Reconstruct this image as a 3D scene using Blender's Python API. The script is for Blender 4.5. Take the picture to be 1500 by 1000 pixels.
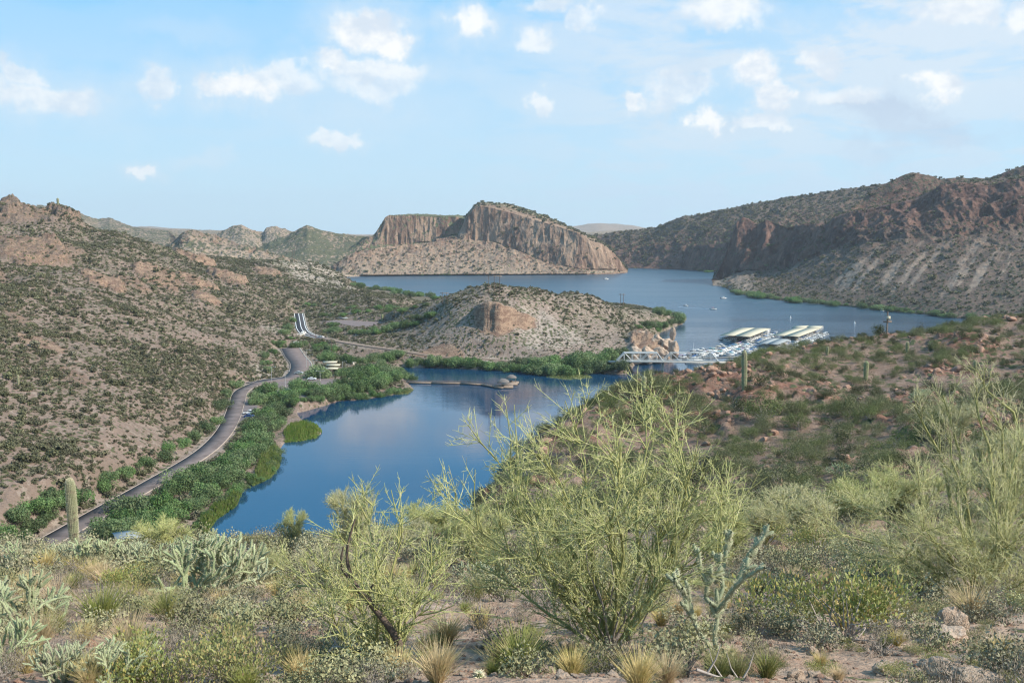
import bpy, bmesh, math, random
import numpy as np
from mathutils import Vector
for _o in list(bpy.data.objects): bpy.data.objects.remove(_o)
S = bpy.context.scene
COL = S.collection
R = math.radians
rs = np.random.RandomState(7)
random.seed(7)

# ------------------------------------------------------------------ camera, sun, sky, exposure
F = 1459.0; PITCH = R(6.26); CAMZ = 90.0
cam = bpy.data.objects.new('camera', bpy.data.cameras.new('camera')); COL.objects.link(cam)
cam.location = (0, 0, CAMZ); cam.rotation_euler = (R(90)-PITCH, 0, 0)
cam.data.sensor_width = 36; cam.data.lens = 36*F/1500.0
cam.data.clip_start = .3; cam.data.clip_end = 90000
S.camera = cam
SUN_EL, SUN_AZ = R(38), R(108)      # azimuth clockwise from +Y (view direction): right and behind
sdir = Vector((math.sin(SUN_AZ)*math.cos(SUN_EL), math.cos(SUN_AZ)*math.cos(SUN_EL), math.sin(SUN_EL)))
sun = bpy.data.objects.new('sun', bpy.data.lights.new('sun', 'SUN')); COL.objects.link(sun)
sun.data.energy = 5.0; sun.data.angle = R(.6); sun.data.color = (1, .93, .82)
sun.rotation_euler = sdir.to_track_quat('Z', 'Y').to_euler(); sun.location = (40, -40, 160)
S.view_settings.view_transform = 'Standard'; S.view_settings.look = 'None'
S.view_settings.gamma = 1; S.view_settings.exposure = 0.52; S.view_settings.use_curve_mapping = False
S.render.engine = 'CYCLES'; S.render.filter_size = 1.2; S.cycles.filter_width = 1.25
S.cycles.use_denoising = True
S.cycles.max_bounces = 6; S.cycles.diffuse_bounces = 2; S.cycles.glossy_bounces = 3
S.cycles.transparent_max_bounces = 8; S.cycles.volume_bounces = 0
S.cycles.sample_clamp_indirect = 4

class NT:
    def __init__(s, nt): s.nt = nt
    def n(s, t, ins=None, **kw):
        nd = s.nt.nodes.new(t)
        for k, v in kw.items(): setattr(nd, k, v)
        for k, v in (ins or {}).items():
            sk = nd.inputs[k]
            if hasattr(v, 'is_output') or isinstance(v, bpy.types.NodeSocket): s.nt.links.new(v, sk)
            else: sk.default_value = v
        return nd
    def m(s, op, a, b=0.0, c=None, clamp=False):
        nd = s.n('ShaderNodeMath', {0: a, 1: b}, operation=op, use_clamp=clamp)
        if c is not None: nd.inputs[2].default_value = c
        return nd.outputs[0]
    def mr(s, v, a, b, c=0.0, d=1.0, smooth=True):
        return s.n('ShaderNodeMapRange', {0: v, 1: a, 2: b, 3: c, 4: d}, interpolation_type='SMOOTHSTEP' if smooth else 'LINEAR').outputs[0]
    def mix(s, f, a, b, bt='MIX'):
        nd = s.nt.nodes.new('ShaderNodeMix'); nd.data_type = 'RGBA'; nd.blend_type = bt
        for i, v in ((0, f), (6, a), (7, b)):
            if isinstance(v, bpy.types.NodeSocket): s.nt.links.new(v, nd.inputs[i])
            else: nd.inputs[i].default_value = (v if i == 0 else (*v, 1) if len(v) == 3 else v)
        return nd.outputs[2]
    def noise(s, vec, scale, det=4, rough=.55, dist=0.0, color=False):
        nd = s.n('ShaderNodeTexNoise', {'Vector': vec, 'Scale': scale, 'Detail': det, 'Roughness': rough, 'Distortion': dist})
        return nd.outputs[1 if color else 0]
    def vmul(s, vec, k):
        return s.n('ShaderNodeVectorMath', {0: vec, 1: k}, operation='MULTIPLY').outputs[0]

W = bpy.data.worlds.new('World'); S.world = W; W.use_nodes = True
def build_world():
    nt = W.node_tree; nt.nodes.clear(); t = NT(nt)
    out = t.n('ShaderNodeOutputWorld'); bg = t.n('ShaderNodeBackground', {'Strength': 0.118})
    nt.links.new(bg.outputs[0], out.inputs[0])
    sky = t.n('ShaderNodeTexSky', sky_type='NISHITA', sun_disc=False, sun_elevation=SUN_EL, sun_rotation=SUN_AZ,
              altitude=300, air_density=1.0, dust_density=.6, ozone_density=1.6)
    vec = t.n('ShaderNodeTexCoord').outputs['Generated']
    sep = t.n('ShaderNodeSeparateXYZ', {0: vec}); X, Y, Z = sep.outputs
    zc = t.m('MAXIMUM', Z, 0.0)
    # warped direction for ragged cloud edges
    wn = t.noise(vec, 9, 5, .6, color=True)
    wv = t.n('ShaderNodeVectorMath', {0: wn, 1: (.5, .5, .5)}, operation='SUBTRACT').outputs[0]
    wv = t.vmul(wv, (.085, .085, .06))
    wn2 = t.noise(vec, 34, 5, .62, color=True)
    wv2 = t.vmul(t.n('ShaderNodeVectorMath', {0: wn2, 1: (.5, .5, .5)}, operation='SUBTRACT').outputs[0], (.045, .045, .04))
    d = t.n('ShaderNodeVectorMath', {0: t.n('ShaderNodeVectorMath', {0: vec, 1: wv}, operation='ADD').outputs[0], 1: wv2}, operation='ADD').outputs[0]
    # px, py, rx, ry (pixels), strength: cumulus puffs by direction
    B = [(550, 38, 52, 34, 1), (585, 66, 30, 22, 1), (688, 34, 30, 26, .95), (505, 96, 34, 16, .9), (560, 108, 80, 18, .75), (350, 136, 50, 22, .95), (400, 122, 46, 16, .7),
         (460, 132, 90, 30, .58), (520, 145, 130, 36, .5), (420, 120, 60, 22, .62), (560, 125, 60, 26, .6), (75, 134, 60, 24, .72), (32, 98, 24, 16, .66), (222, 124, 32, 17, .66), (205, 243, 16, 9, .7), (304, 221, 11, 8, .55), (500, 200, 34, 12, .66), (185, 130, 40, 14, .45), (290, 234, 26, 9, .5), (680, 108, 60, 16, .4),
         (1100, 105, 36, 24, 1), (1125, 138, 22, 20, .95), (935, 145, 20, 14, .85), (1042, 184, 18, 18, .95), (790, 66, 36, 20, .7), (795, 148, 24, 16, .65), (1000, 128, 42, 24, .65), (1380, 130, 26, 19, 1), (1300, 80, 150, 55, .58), (1430, 60, 100, 70, .58), (1200, 30, 120, 34, .55), (950, 60, 130, 42, .5), (1150, 190, 170, 30, .4), (850, 150, 120, 26, .35), (1110, 178, 26, 14, .7),
         (1180, 182, 30, 14, .55), (1205, 82, 28, 14, .8), (1240, 140, 60, 16, .6), (1060, 12, 60, 26, .85), (1400, 8, 50, 18, .8), (870, 28, 26, 16, .6), (810, 4, 40, 12, .7), (1490, 20, 24, 22, .8), (1175, 8, 22, 16, .55), (275, 56, 36, 10, .28), (435, 66, 30, 9, .28), (1440, 85, 60, 20, .5), (170, 195, 30, 10, .2), (620, 160, 60, 14, .3)]
    dens = None; low = None
    for (px, py, rx, ry, st) in B:
        c = pdir(px, py); c = c/np.linalg.norm(c)
        v = t.n('ShaderNodeVectorMath', {0: d, 1: tuple(c)}, operation='SUBTRACT').outputs[0]
        v = t.vmul(v, (F/rx*.84, F/rx*.5, F/ry*.84))
        ln = t.n('ShaderNodeVectorMath', {0: v}, operation='LENGTH').outputs['Value']
        if st >= .6:
            b = t.m('MULTIPLY', t.mr(ln, 1.05, .5), st); dens = b if dens is None else t.m('MAXIMUM', dens, b)
        b = t.m('MULTIPLY', t.mr(ln, 2.1, .3), min(1, st*.9)); low = b if low is None else t.m('MAXIMUM', low, b)
    # high thin layer, more of it to the right
    pv = t.n('ShaderNodeVectorMath', {0: vec, 1: t.n('ShaderNodeCombineXYZ', {0: t.m('ADD', zc, .16), 1: t.m('ADD', zc, .16), 2: 1.0}).outputs[0]}, operation='DIVIDE').outputs[0]
    pn = t.noise(t.vmul(pv, (1, 1, .3)), 2.3, 8, .62, .4)
    side = t.mr(X, -.12, .32)
    thin = t.m('MULTIPLY', t.mr(pn, .40, .58), t.m('ADD', t.m('MULTIPLY', side, .95), .14))
    base = t.m('MULTIPLY', t.mr(Z, .34, .0), .38)
    veil = t.m('ADD', thin, base, clamp=True)
    bluesky = t.mix(.82, sky.outputs[0], t.mix(t.mr(Z, .0, .28), (3.1, 4.8, 5.9), (.95, 3.75, 6.5)))
    veilc = t.mix(t.mr(Z, 0, .25), (3.5, 4.7, 5.6), (4.2, 4.9, 5.7))
    c1 = t.mix(veil, bluesky, veilc)
    # grey blue undersides in the right-hand layer
    gn = t.noise(t.vmul(d, (1, 1, 2.3)), 6.5, 5, .55)
    gr = t.m('MULTIPLY', t.m('MULTIPLY', t.mr(gn, .5, .66), t.mr(X, .08, .4)), t.mr(Z, .02, .16))
    c1 = t.mix(t.m('MULTIPLY', gr, .9), c1, (2.7, 3.4, 4.5))
    sh = t.noise(t.vmul(vec, (1, 1, 1.5)), 22, 4, .6)
    cumc = t.mix(t.mr(sh, .36, .62), (4.4, 4.9, 5.5), (6.3, 6.3, 6.2))
    c1 = t.mix(t.m('MULTIPLY', low, t.mr(sh, .2, .7, .5, .95)), c1, (4.4, 5.1, 5.7))
    c2 = t.mix(t.m('MULTIPLY', dens, .9), c1, cumc)
    # below the horizon: dim ground tone
    c3 = t.mix(t.mr(Z, -.03, .0), (1.6, 1.5, 1.4), c2)
    nt.links.new(c3, bg.inputs[0])
    try: W.cycles.sampling_method = 'MANUAL'; W.cycles.sample_map_resolution = 512
    except Exception: pass

# ------------------------------------------------------------------ photo geometry helpers
CP, SP = math.cos(PITCH), math.sin(PITCH)
def pdir(px, py):
    u = (px-750)/F; v = (py-500)/F
    return np.array([u, CP-v*SP, -SP-v*CP])
def P(px, py, D):                 # point seen at px,py and D metres ahead
    d = pdir(px, py); return np.array([0, 0, CAMZ])+d*(D/d[1])
def PZ(px, py, z=0.0):            # point seen at px,py at height z
    d = pdir(px, py); return np.array([0, 0, CAMZ])+d*((z-CAMZ)/d[2])
def UXY(px, py, D): p = P(px, py, D); return p
build_world()

# ------------------------------------------------------------------ numpy noise
_perm = np.random.RandomState(3).permutation(4096).astype(np.int64)
def _h(i, j, k):
    return _perm[(_perm[(_perm[i & 4095]+j) & 4095]+k) & 4095]
def vnoise(p):
    p = np.asarray(p, float); i = np.floor(p).astype(np.int64); f = p-i; f = f*f*f*(f*(f*6-15)+10)
    r = 0
    for a in (0, 1):
        wa = f[..., 0] if a else 1-f[..., 0]
        for b in (0, 1):
            wb = f[..., 1] if b else 1-f[..., 1]
            for c in (0, 1):
                wc = f[..., 2] if c else 1-f[..., 2]
                r = r+wa*wb*wc*(_h(i[..., 0]+a, i[..., 1]+b, i[..., 2]+c)/2047.5-1)
    return r
def fbm(p, oct=4, gain=.5, ridged=False):
    s = 0; a = 1; n = 0; p = np.array(p, float)
    for o in range(oct):
        v = vnoise(p+o*17.3)
        if ridged: v = 1-2*np.abs(v)
        s = s+a*v; n += a; a *= gain; p = p*2.03
    return s/n
def XYZ(x, y, z=0.0): return np.stack(np.broadcast_arrays(np.asarray(x, float), y, z), -1)
def sstep(x, a, b):
    t = np.clip((x-a)/(b-a), 0, 1); return t*t*(3-2*t)

# ------------------------------------------------------------------ object helpers
def mesh_np(name, V, Fc, mats, smooth=False, midx=None):
    """V (n,3); Fc list of int arrays (m,3) or (m,4)"""
    me = bpy.data.meshes.new(name); V = np.asarray(V, np.float32)
    if not isinstance(Fc, (list, tuple)): Fc = [Fc]
    Fc = [np.asarray(f, np.int32) for f in Fc if len(f)]
    nl = sum(f.size for f in Fc); nf = sum(len(f) for f in Fc)
    me.vertices.add(len(V)); me.vertices.foreach_set('co', V.ravel())
    me.loops.add(nl); me.polygons.add(nf)
    me.loops.foreach_set('vertex_index', np.concatenate([f.ravel() for f in Fc]))
    tot = np.concatenate([np.full(len(f), f.shape[1], np.int32) for f in Fc])
    st = np.concatenate([[0], np.cumsum(tot)[:-1]]).astype(np.int32)
    me.polygons.foreach_set('loop_start', st); me.polygons.foreach_set('loop_total', tot)
    if smooth: me.polygons.foreach_set('use_smooth', np.ones(nf, bool))
    if midx is not None: me.polygons.foreach_set('material_index', np.asarray(midx, np.int32))
    for m in (mats if isinstance(mats, (list, tuple)) else [mats]): me.materials.append(m)
    me.update(calc_edges=True); me.validate()
    return me
def link(name, me, parent=None, loc=None, rot=None, scale=None):
    o = bpy.data.objects.new(name, me); COL.objects.link(o)
    if parent is not None: o.parent = parent
    if loc is not None: o.location = tuple(float(v) for v in loc)
    if rot is not None: o.rotation_euler = rot
    if scale is not None: o.scale = scale if hasattr(scale, '__len__') else (scale,)*3
    return o
def tag(o, label, cat, group=None):
    o['label'] = label; o['category'] = cat
    if group: o['group'] = group
    return o
def struct(o): o['kind'] = 'structure'; return o
def stuff(o, label=None, cat=None):
    o['kind'] = 'stuff'
    if label: o['label'] = label; o['category'] = cat
    return o
def copy_thing(src, loc, rz=None, scale=None, label=None, group=None, rot=None):
    c = src.copy(); COL.objects.link(c); c.location = tuple(float(v) for v in loc)
    if rot is not None: c.rotation_euler = rot
    elif rz is not None: c.rotation_euler = (0, 0, rz)
    if scale is not None: c.scale = scale if hasattr(scale, '__len__') else (scale,)*3
    if label: c['label'] = label
    if group: c['group'] = group
    for ch in src.children:
        d = ch.copy(); COL.objects.link(d); d.parent = c
        for g in ch.children:
            e = g.copy(); COL.objects.link(e); e.parent = d
    return c
class Acc:                        # collects arrays of faces into one mesh
    def __init__(s): s.v = []; s.f3 = []; s.f4 = []; s.n = 0
    def add(s, V, f):
        V = np.asarray(V, float).reshape(-1, 3); f = np.asarray(f, int)
        (s.f3 if f.shape[1] == 3 else s.f4).append(f+s.n); s.v.append(V); s.n += len(V)
    def box(s, c, sz, rz=0.0, taper=1.0):
        c = np.asarray(c, float); hx, hy, hz = np.asarray(sz, float)/2
        V = np.array([(x*hx*(taper if z > 0 else 1), y*hy*(taper if z > 0 else 1), z*hz) for z in (-1, 1) for y in (-1, 1) for x in (-1, 1)])
        co, si = math.cos(rz), math.sin(rz); V = np.stack([V[:, 0]*co-V[:, 1]*si, V[:, 0]*si+V[:, 1]*co, V[:, 2]], -1)+c
        s.add(V, [(0, 2, 3, 1), (4, 5, 7, 6), (0, 1, 5, 4), (2, 6, 7, 3), (0, 4, 6, 2), (1, 3, 7, 5)]); return s
    def bar(s, a, b, w, h=None, sides=4):
        s.tube([a, b], [w/2*1.414, w/2*1.414], sides, cap=True); return s
    def tube(s, pts, rad, sides=6, cap=False):
        pts = np.asarray(pts, float); K = len(pts); rad = np.broadcast_to(np.asarray(rad, float), (K,))
        T = np.gradient(pts, axis=0); T /= np.linalg.norm(T, axis=1)[:, None]+1e-9
        ref = np.array([0, 0, 1.0]) if abs(T[0][2]) < .9 else np.array([1.0, 0, 0])
        A = np.cross(T, ref); A /= np.linalg.norm(A, axis=1)[:, None]+1e-9; Bv = np.cross(T, A)
        th = np.arange(sides)/sides*2*math.pi+math.pi/4
        V = pts[:, None]+rad[:, None, None]*(A[:, None]*np.cos(th)[None, :, None]+Bv[:, None]*np.sin(th)[None, :, None])
        i = np.arange(K-1)[:, None]*sides; j = np.arange(sides)[None]; j2 = (j+1) % sides
        f = np.stack([i+j, i+j2, i+sides+j2, i+sides+j], -1).reshape(-1, 4)
        s.add(V, f)
        if cap:
            if sides == 4: s.add(V[0], [(3, 2, 1, 0)]); s.add(V[-1], [(0, 1, 2, 3)])
            else:
                for vv, cc in ((V[0], pts[0]), (V[-1], pts[-1])):
                    s.add(np.vstack([vv, cc]), [(k, (k+1) % sides, sides) for k in range(sides)])
        return s
    def rods(s, A0, B0, r0, r1, sides=3):      # many straight thin rods at once
        A0 = np.asarray(A0, float); B0 = np.asarray(B0, float); n = len(A0)
        if n == 0: return s
        T = B0-A0; T /= np.linalg.norm(T, axis=1)[:, None]+1e-9
        ref = np.where(np.abs(T[:, 2:3]) < .9, np.array([[0, 0, 1.0]]), np.array([[1.0, 0, 0]]))
        A = np.cross(T, ref); A /= np.linalg.norm(A, axis=1)[:, None]+1e-9; Bv = np.cross(T, A)
        th = np.arange(sides)/sides*2*math.pi
        cs = A[:, None]*np.cos(th)[None, :, None]+Bv[:, None]*np.sin(th)[None, :, None]
        r0 = np.broadcast_to(r0, (n,))[:, None, None]; r1 = np.broadcast_to(r1, (n,))[:, None, None]
        V = np.concatenate([A0[:, None]+cs*r0, B0[:, None]+cs*r1], 1)
        j = np.arange(sides); j2 = (j+1) % sides
        f = np.stack([j, j2, sides+j2, sides+j], -1)[None]+(np.arange(n)*2*sides)[:, None, None]
        s.add(V.reshape(-1, 3), f.reshape(-1, 4)); return s
    def quads(s, C, U, Vv):                    # leaf quads (diamond)
        V = np.stack([C-U, C-Vv*.9, C+U, C+Vv], 1)
        n = len(C); f = np.arange(n*4).reshape(n, 4)
        s.add(V.reshape(-1, 3), f); return s
    def build(s, name, mats, smooth=False): return mesh_np(name, np.concatenate(s.v), [np.concatenate(x) for x in (s.f3, s.f4) if x], mats, smooth)
def unit(n, r=None):
    v = (r or rs).normal(size=(n, 3)); return v/np.linalg.norm(v, axis=1)[:, None]

# ------------------------------------------------------------------ materials
def new_mat(name):
    m = bpy.data.materials.new(name); m.use_nodes = True; nt = m.node_tree; nt.nodes.clear(); t = NT(nt)
    out = t.n('ShaderNodeOutputMaterial'); b = t.n('ShaderNodeBsdfPrincipled'); nt.links.new(b.outputs[0], out.inputs[0])
    b.inputs['Roughness'].default_value = .85; b.inputs['Specular IOR Level'].default_value = .2
    return m, t, b, out
def flat_mat(name, col, rough=.7, var=.15, scale=3.0, metal=0.0, bump=0.0):
    m, t, b, out = new_mat(name)
    tc = t.n('ShaderNodeTexCoord').outputs['Object']
    oi = t.n('ShaderNodeObjectInfo').outputs['Random']
    n = t.noise(tc, scale, 5, .6)
    f = t.m('ADD', t.mr(n, .25, .75, 1-var, 1+var, False), t.m('MULTIPLY', t.m('SUBTRACT', oi, .5), var))
    c = t.mix(1.0, (*col, 1), t.n('ShaderNodeCombineXYZ', {0: f, 1: f, 2: f}).outputs[0], 'MULTIPLY')
    t.nt.links.new(c, b.inputs['Base Color']); b.inputs['Roughness'].default_value = rough; b.inputs['Metallic'].default_value = metal
    if bump:
        bp = t.n('ShaderNodeBump', {'Height': n, 'Strength': bump, 'Distance': .05}); t.nt.links.new(bp.outputs[0], b.inputs['Normal'])
    return m
def leaf_mat(name, c1, c2, c3=None, scale=1.5, transl=.25, rough=.7, rnd=.35, hi=14.0):
    m, t, b, out = new_mat(name)
    tc = t.n('ShaderNodeTexCoord').outputs['Object']; oi = t.n('ShaderNodeObjectInfo').outputs['Random']
    n = t.noise(tc, scale, 3, .6)
    c = t.mix(t.mr(n, .35, .65), c1, c2)
    if c3 is not None:
        n2 = t.noise(tc, hi, 2, .5); c = t.mix(t.mr(n2, .52, .66), c, c3)
    hs = t.n('ShaderNodeHueSaturation', {'Hue': t.m('ADD', t.m('MULTIPLY', oi, .03), .485), 'Saturation': t.m('ADD', t.m('MULTIPLY', oi, .3), .85),
             'Value': t.m('ADD', t.m('MULTIPLY', t.m('FRACT', t.m('MULTIPLY', oi, 17.3)), rnd), 1-rnd/2), 'Color': c})
    c = hs.outputs[0]
    t.nt.links.new(c, b.inputs['Base Color']); b.inputs['Roughness'].default_value = rough
    if transl:
        tr = t.n('ShaderNodeBsdfTranslucent', {0: c}); mx = t.n('ShaderNodeMixShader', {0: transl})
        t.nt.links.new(b.outputs[0], mx.inputs[1]); t.nt.links.new(tr.outputs[0], mx.inputs[2]); t.nt.links.new(mx.outputs[0], out.inputs[0])
    return m
def ground_mat(name, s, soilA, soilB, pale, rockA, rockB, veg, stripe=False, bumpd=1.0, speck=3.0, palef=.5, rockscale=1.0):
    """s = size in metres of the medium features; colour attribute m: R rock, G pale, B scrub cover"""
    m, t, b, out = new_mat(name)
    pos = t.n('ShaderNodeNewGeometry').outputs['Position']
    at = t.n('ShaderNodeAttribute', attribute_name='m'); sp = t.n('ShaderNodeSeparateColor', {0: at.outputs['Color']})
    r_, g_, b_ = sp.outputs
    n1 = t.noise(pos, 1/(s*6), 5, .6); n2 = t.noise(pos, 1/s, 6, .65); n3 = t.noise(pos, 4.0/s, 4, .6)
    soil = t.mix(t.mr(n1, .35, .65), soilA, soilB)
    soil = t.mix(t.m('MULTIPLY', t.mr(n2, .48, .68), palef), soil, pale)
    soil = t.mix(t.m('MULTIPLY', t.mr(n3, .5, .35), .35), soil, tuple(v*.45 for v in soilA))
    soil = t.mix(t.m('MULTIPLY', g_, t.mr(n2, .25, .6)), soil, pale)
    # rock: strata or vertical varnish streaks
    k = (1, 1, .10) if stripe else (1, 1, 2.6)
    rv = t.vmul(pos, k)
    r1 = t.noise(rv, .5/(s*rockscale), 6, .62, .4); r2 = t.noise(rv, 2.4/(s*rockscale), 4, .6)
    rock = t.mix(t.mr(r1, .38, .62), rockA, rockB)
    rock = t.mix(t.m('MULTIPLY', t.mr(r2, .54, .70), .7), rock, tuple(min(.75, v*1.5+.02) for v in rockB))
    rock = t.mix(t.m('MULTIPLY', t.mr(r2, .46, .30), .6), rock, tuple(v*.35 for v in rockA))
    rm = t.m('ADD', r_, t.m('MULTIPLY', t.m('SUBTRACT', n2, .5), 1.2)); rmask = t.mr(rm, .35, .65)
    c = t.mix(rmask, soil, rock)
    # scrub too far away to tell apart
    vo = t.n('ShaderNodeTexVoronoi', {'Vector': pos, 'Scale': 1/speck}, feature='F1').outputs['Distance']
    vn = t.noise(pos, .9/speck, 3, .6); v2 = t.noise(pos, .09/speck, 3, .6)
    cov = t.m('MULTIPLY', b_, t.mr(v2, .25, .7, .55, 1.15))
    vm = t.mr(t.m('SUBTRACT', t.m('ADD', t.m('MULTIPLY', cov, .85), t.m('MULTIPLY', t.m('SUBTRACT', vn, .5), 1.1)), vo), -.06, .10)
    vc = t.mix(vn, tuple(v*.6 for v in veg), tuple(v*1.45 for v in veg))
    c = t.mix(t.m('MULTIPLY', vm, t.mr(b_, .0, .12)), c, vc)
    t.nt.links.new(c, b.inputs['Base Color']); b.inputs['Roughness'].default_value = .95; b.inputs['Specular IOR Level'].default_value = .08
    hgt = t.m('ADD', t.m('ADD', t.m('MULTIPLY', n2, 1.0), t.m('MULTIPLY', n3, .5)), t.m('MULTIPLY', t.m('MULTIPLY', r1, rmask), 1.2))
    hgt = t.m('ADD', hgt, t.m('MULTIPLY', vm, .6))
    bp = t.n('ShaderNodeBump', {'Height': hgt, 'Strength': .8, 'Distance': s*.35*bumpd}); t.nt.links.new(bp.outputs[0], b.inputs['Normal'])
    return m
def set_mask(me, rgb):
    a = me.color_attributes.new('m', 'FLOAT_COLOR', 'POINT')
    d = np.ones((len(me.vertices), 4), np.float32); d[:, :3] = np.clip(rgb, 0, 1); a.data.foreach_set('color', d.ravel())
# ------------------------------------------------------------------ terrain
class Grid:
    """height field on a fan grid, finer close by; apex behind/at the viewpoint"""
    def __init__(s, ctrl, y0, u0, u1, d0, d1, nu, nd, ku=1.5, lam=1e-4):
        s.y0 = y0; s.u0, s.u1, s.nu, s.nd = u0, u1, nu, nd; s.l0, s.l1 = math.log(d0), math.log(d1)
        C = np.array(ctrl, float); s.ku = ku
        q = s.tc(C[:, 0], C[:, 1]); n = len(C)
        K = s.K(q[:, None]-q[None])+lam*np.eye(n); Pm = np.hstack([np.ones((n, 1)), q])
        A = np.zeros((n+3, n+3)); A[:n, :n] = K; A[:n, n:] = Pm; A[n:, :n] = Pm.T
        s.w = np.linalg.solve(A, np.concatenate([C[:, 2], np.zeros(3)])); s.q = q
        U, L = np.meshgrid(np.linspace(u0, u1, nu), np.linspace(s.l0, s.l1, nd))
        D = np.exp(L); s.X = U*D; s.Y = D+y0; s.Z = np.zeros_like(s.X)
        qq = np.stack([U*ku, L], -1).reshape(-1, 2); z = np.zeros(len(qq))
        for a in range(0, len(qq), 11000):
            z[a:a+11000] = s.K(qq[a:a+11000, None]-q[None])@s.w[:n]+s.w[n]+qq[a:a+11000]@s.w[n+1:]
        s.Z = z.reshape(s.X.shape)
    def tc(s, x, y): D = np.maximum(y-s.y0, .05); return np.stack([x/D*s.ku, np.log(D)], -1)
    @staticmethod
    def K(d):
        r2 = (d**2).sum(-1); return .5*r2*np.log(r2+1e-12)
    def z(s, x, y, arr=None):
        arr = s.Z if arr is None else arr
        x = np.asarray(x, float); y = np.asarray(y, float); D = np.maximum(y-s.y0, .01)
        a = np.clip((x/D-s.u0)/(s.u1-s.u0)*(s.nu-1), 0, s.nu-1.001); b = np.clip((np.log(D)-s.l0)/(s.l1-s.l0)*(s.nd-1), 0, s.nd-1.001)
        i = b.astype(int); j = a.astype(int); fi = b-i; fj = a-j
        return (arr[i, j]*(1-fi)*(1-fj)+arr[i, j+1]*(1-fi)*fj+arr[i+1, j]*fi*(1-fj)+arr[i+1, j+1]*fi*fj)
    def hit(s, px, py, dmin=None, dmax=None):
        """first ground point on the ray through px,py"""
        d = pdir(px, py); D = np.exp(np.linspace(math.log(dmin or max(5.0, math.exp(s.l0)+s.y0+.1)), math.log(dmax or math.exp(s.l1)+s.y0), 6000))
        t = D/d[1]; x = d[0]*t; zr = CAMZ+d[2]*t; zz = s.z(x, D); k = np.nonzero(zz >= zr)[0]
        if len(k) == 0: return None
        k = k[0]; return np.array([x[k], D[k], zz[k]])
    def faces(s):
        i = np.arange(s.nd-1)[:, None]*s.nu; j = np.arange(s.nu-1)[None]
        return np.stack([i+j, i+j+1, i+s.nu+j+1, i+s.nu+j], -1)
    def mesh(s, name, mat, mask, keep=None):
        f = s.faces()
        if keep is not None: f = f[keep[:-1, :-1]]
        f = f.reshape(-1, 4); V = np.stack([s.X, s.Y, s.Z], -1).reshape(-1, 3)
        used = np.zeros(len(V), bool); used[f.ravel()] = True; idx = np.cumsum(used)-1
        me = mesh_np(name, V[used], idx[f], mat, smooth=True); set_mask(me, mask.reshape(-1, 3)[used]); return me
def poly_sd(x, y, poly):
    """signed distance (inside positive) from points to polygon"""
    P_ = np.asarray(poly, float)[:, :2]; Q = np.roll(P_, -1, 0); x = x.ravel(); y = y.ravel()
    best = np.full(x.shape, 1e9); ins = np.zeros(x.shape, bool)
    for a, b in zip(P_, Q):
        e = b-a; t = np.clip(((x-a[0])*e[0]+(y-a[1])*e[1])/(e@e+1e-9), 0, 1)
        d = np.hypot(x-a[0]-t*e[0], y-a[1]-t*e[1]); best = np.minimum(best, d)
        c = ((a[1] > y) != (b[1] > y)) & (x < (b[0]-a[0])*(y-a[1])/(b[1]-a[1]+1e-12)+a[0]); ins ^= c
    return np.where(ins, best, -best)
def line_dist(x, y, pts, zc=True):
    pts = np.asarray(pts, float); sh = x.shape; x = x.ravel(); y = y.ravel(); best = np.full(x.shape, 1e9); zz = np.zeros(x.shape)
    for a, b in zip(pts[:-1], pts[1:]):
        e = b[:2]-a[:2]; t = np.clip(((x-a[0])*e[0]+(y-a[1])*e[1])/(e@e+1e-9), 0, 1)
        d = np.hypot(x-a[0]-t*e[0], y-a[1]-t*e[1]); k = d < best; best = np.where(k, d, best); zz = np.where(k, a[2]+(b[2]-a[2])*t, zz)
    return best.reshape(sh), zz.reshape(sh)
def smooth_line(pts, n=12):
    pts = np.asarray(pts, float); K = len(pts); out = []
    for i in range(K-1):
        p0 = pts[max(i-1, 0)]; p1 = pts[i]; p2 = pts[i+1]; p3 = pts[min(i+2, K-1)]
        for t in np.linspace(0, 1, n, endpoint=False):
            out.append(.5*((2*p1)+(-p0+p2)*t+(2*p0-5*p1+4*p2-p3)*t*t+(-p0+3*p1-3*p2+p3)*t**3))
    out.append(pts[-1]); return np.array(out)

# --- west land: left hillside, valley with the road, peninsula
road_main = smooth_line([PZ(-120, 900, 5), PZ(0, 832, 4.5), PZ(85, 785, 4), PZ(150, 748, 4), PZ(215, 712, 4), PZ(290, 668, 4), PZ(322, 640, 4), PZ(338, 615, 4), PZ(347, 590, 4.2), PZ(355, 572, 4.5), PZ(385, 558, 4.8)])
road_park = smooth_line([PZ(372, 562, 4.8), PZ(400, 557, 4.8), PZ(432, 551, 5), PZ(441, 535, 5.5), PZ(432, 522, 6.2), PZ(425, 510, 7)])
road_upper = smooth_line([P(437, 459, 930), P(439, 470, 870), P(442, 482, 815), P(452, 490, 775), P(485, 498, 742), P(530, 506, 712), P(580, 513, 690), P(640, 522, 672), P(700, 525, 668), P(760, 530, 662), P(840, 534, 652), P(905, 532, 640)])
lot_upper = [P(470, 471, 858), P(500, 466, 870), P(560, 470, 850), P(575, 482, 800), P(520, 480, 812), P(495, 473, 840)]
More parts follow.
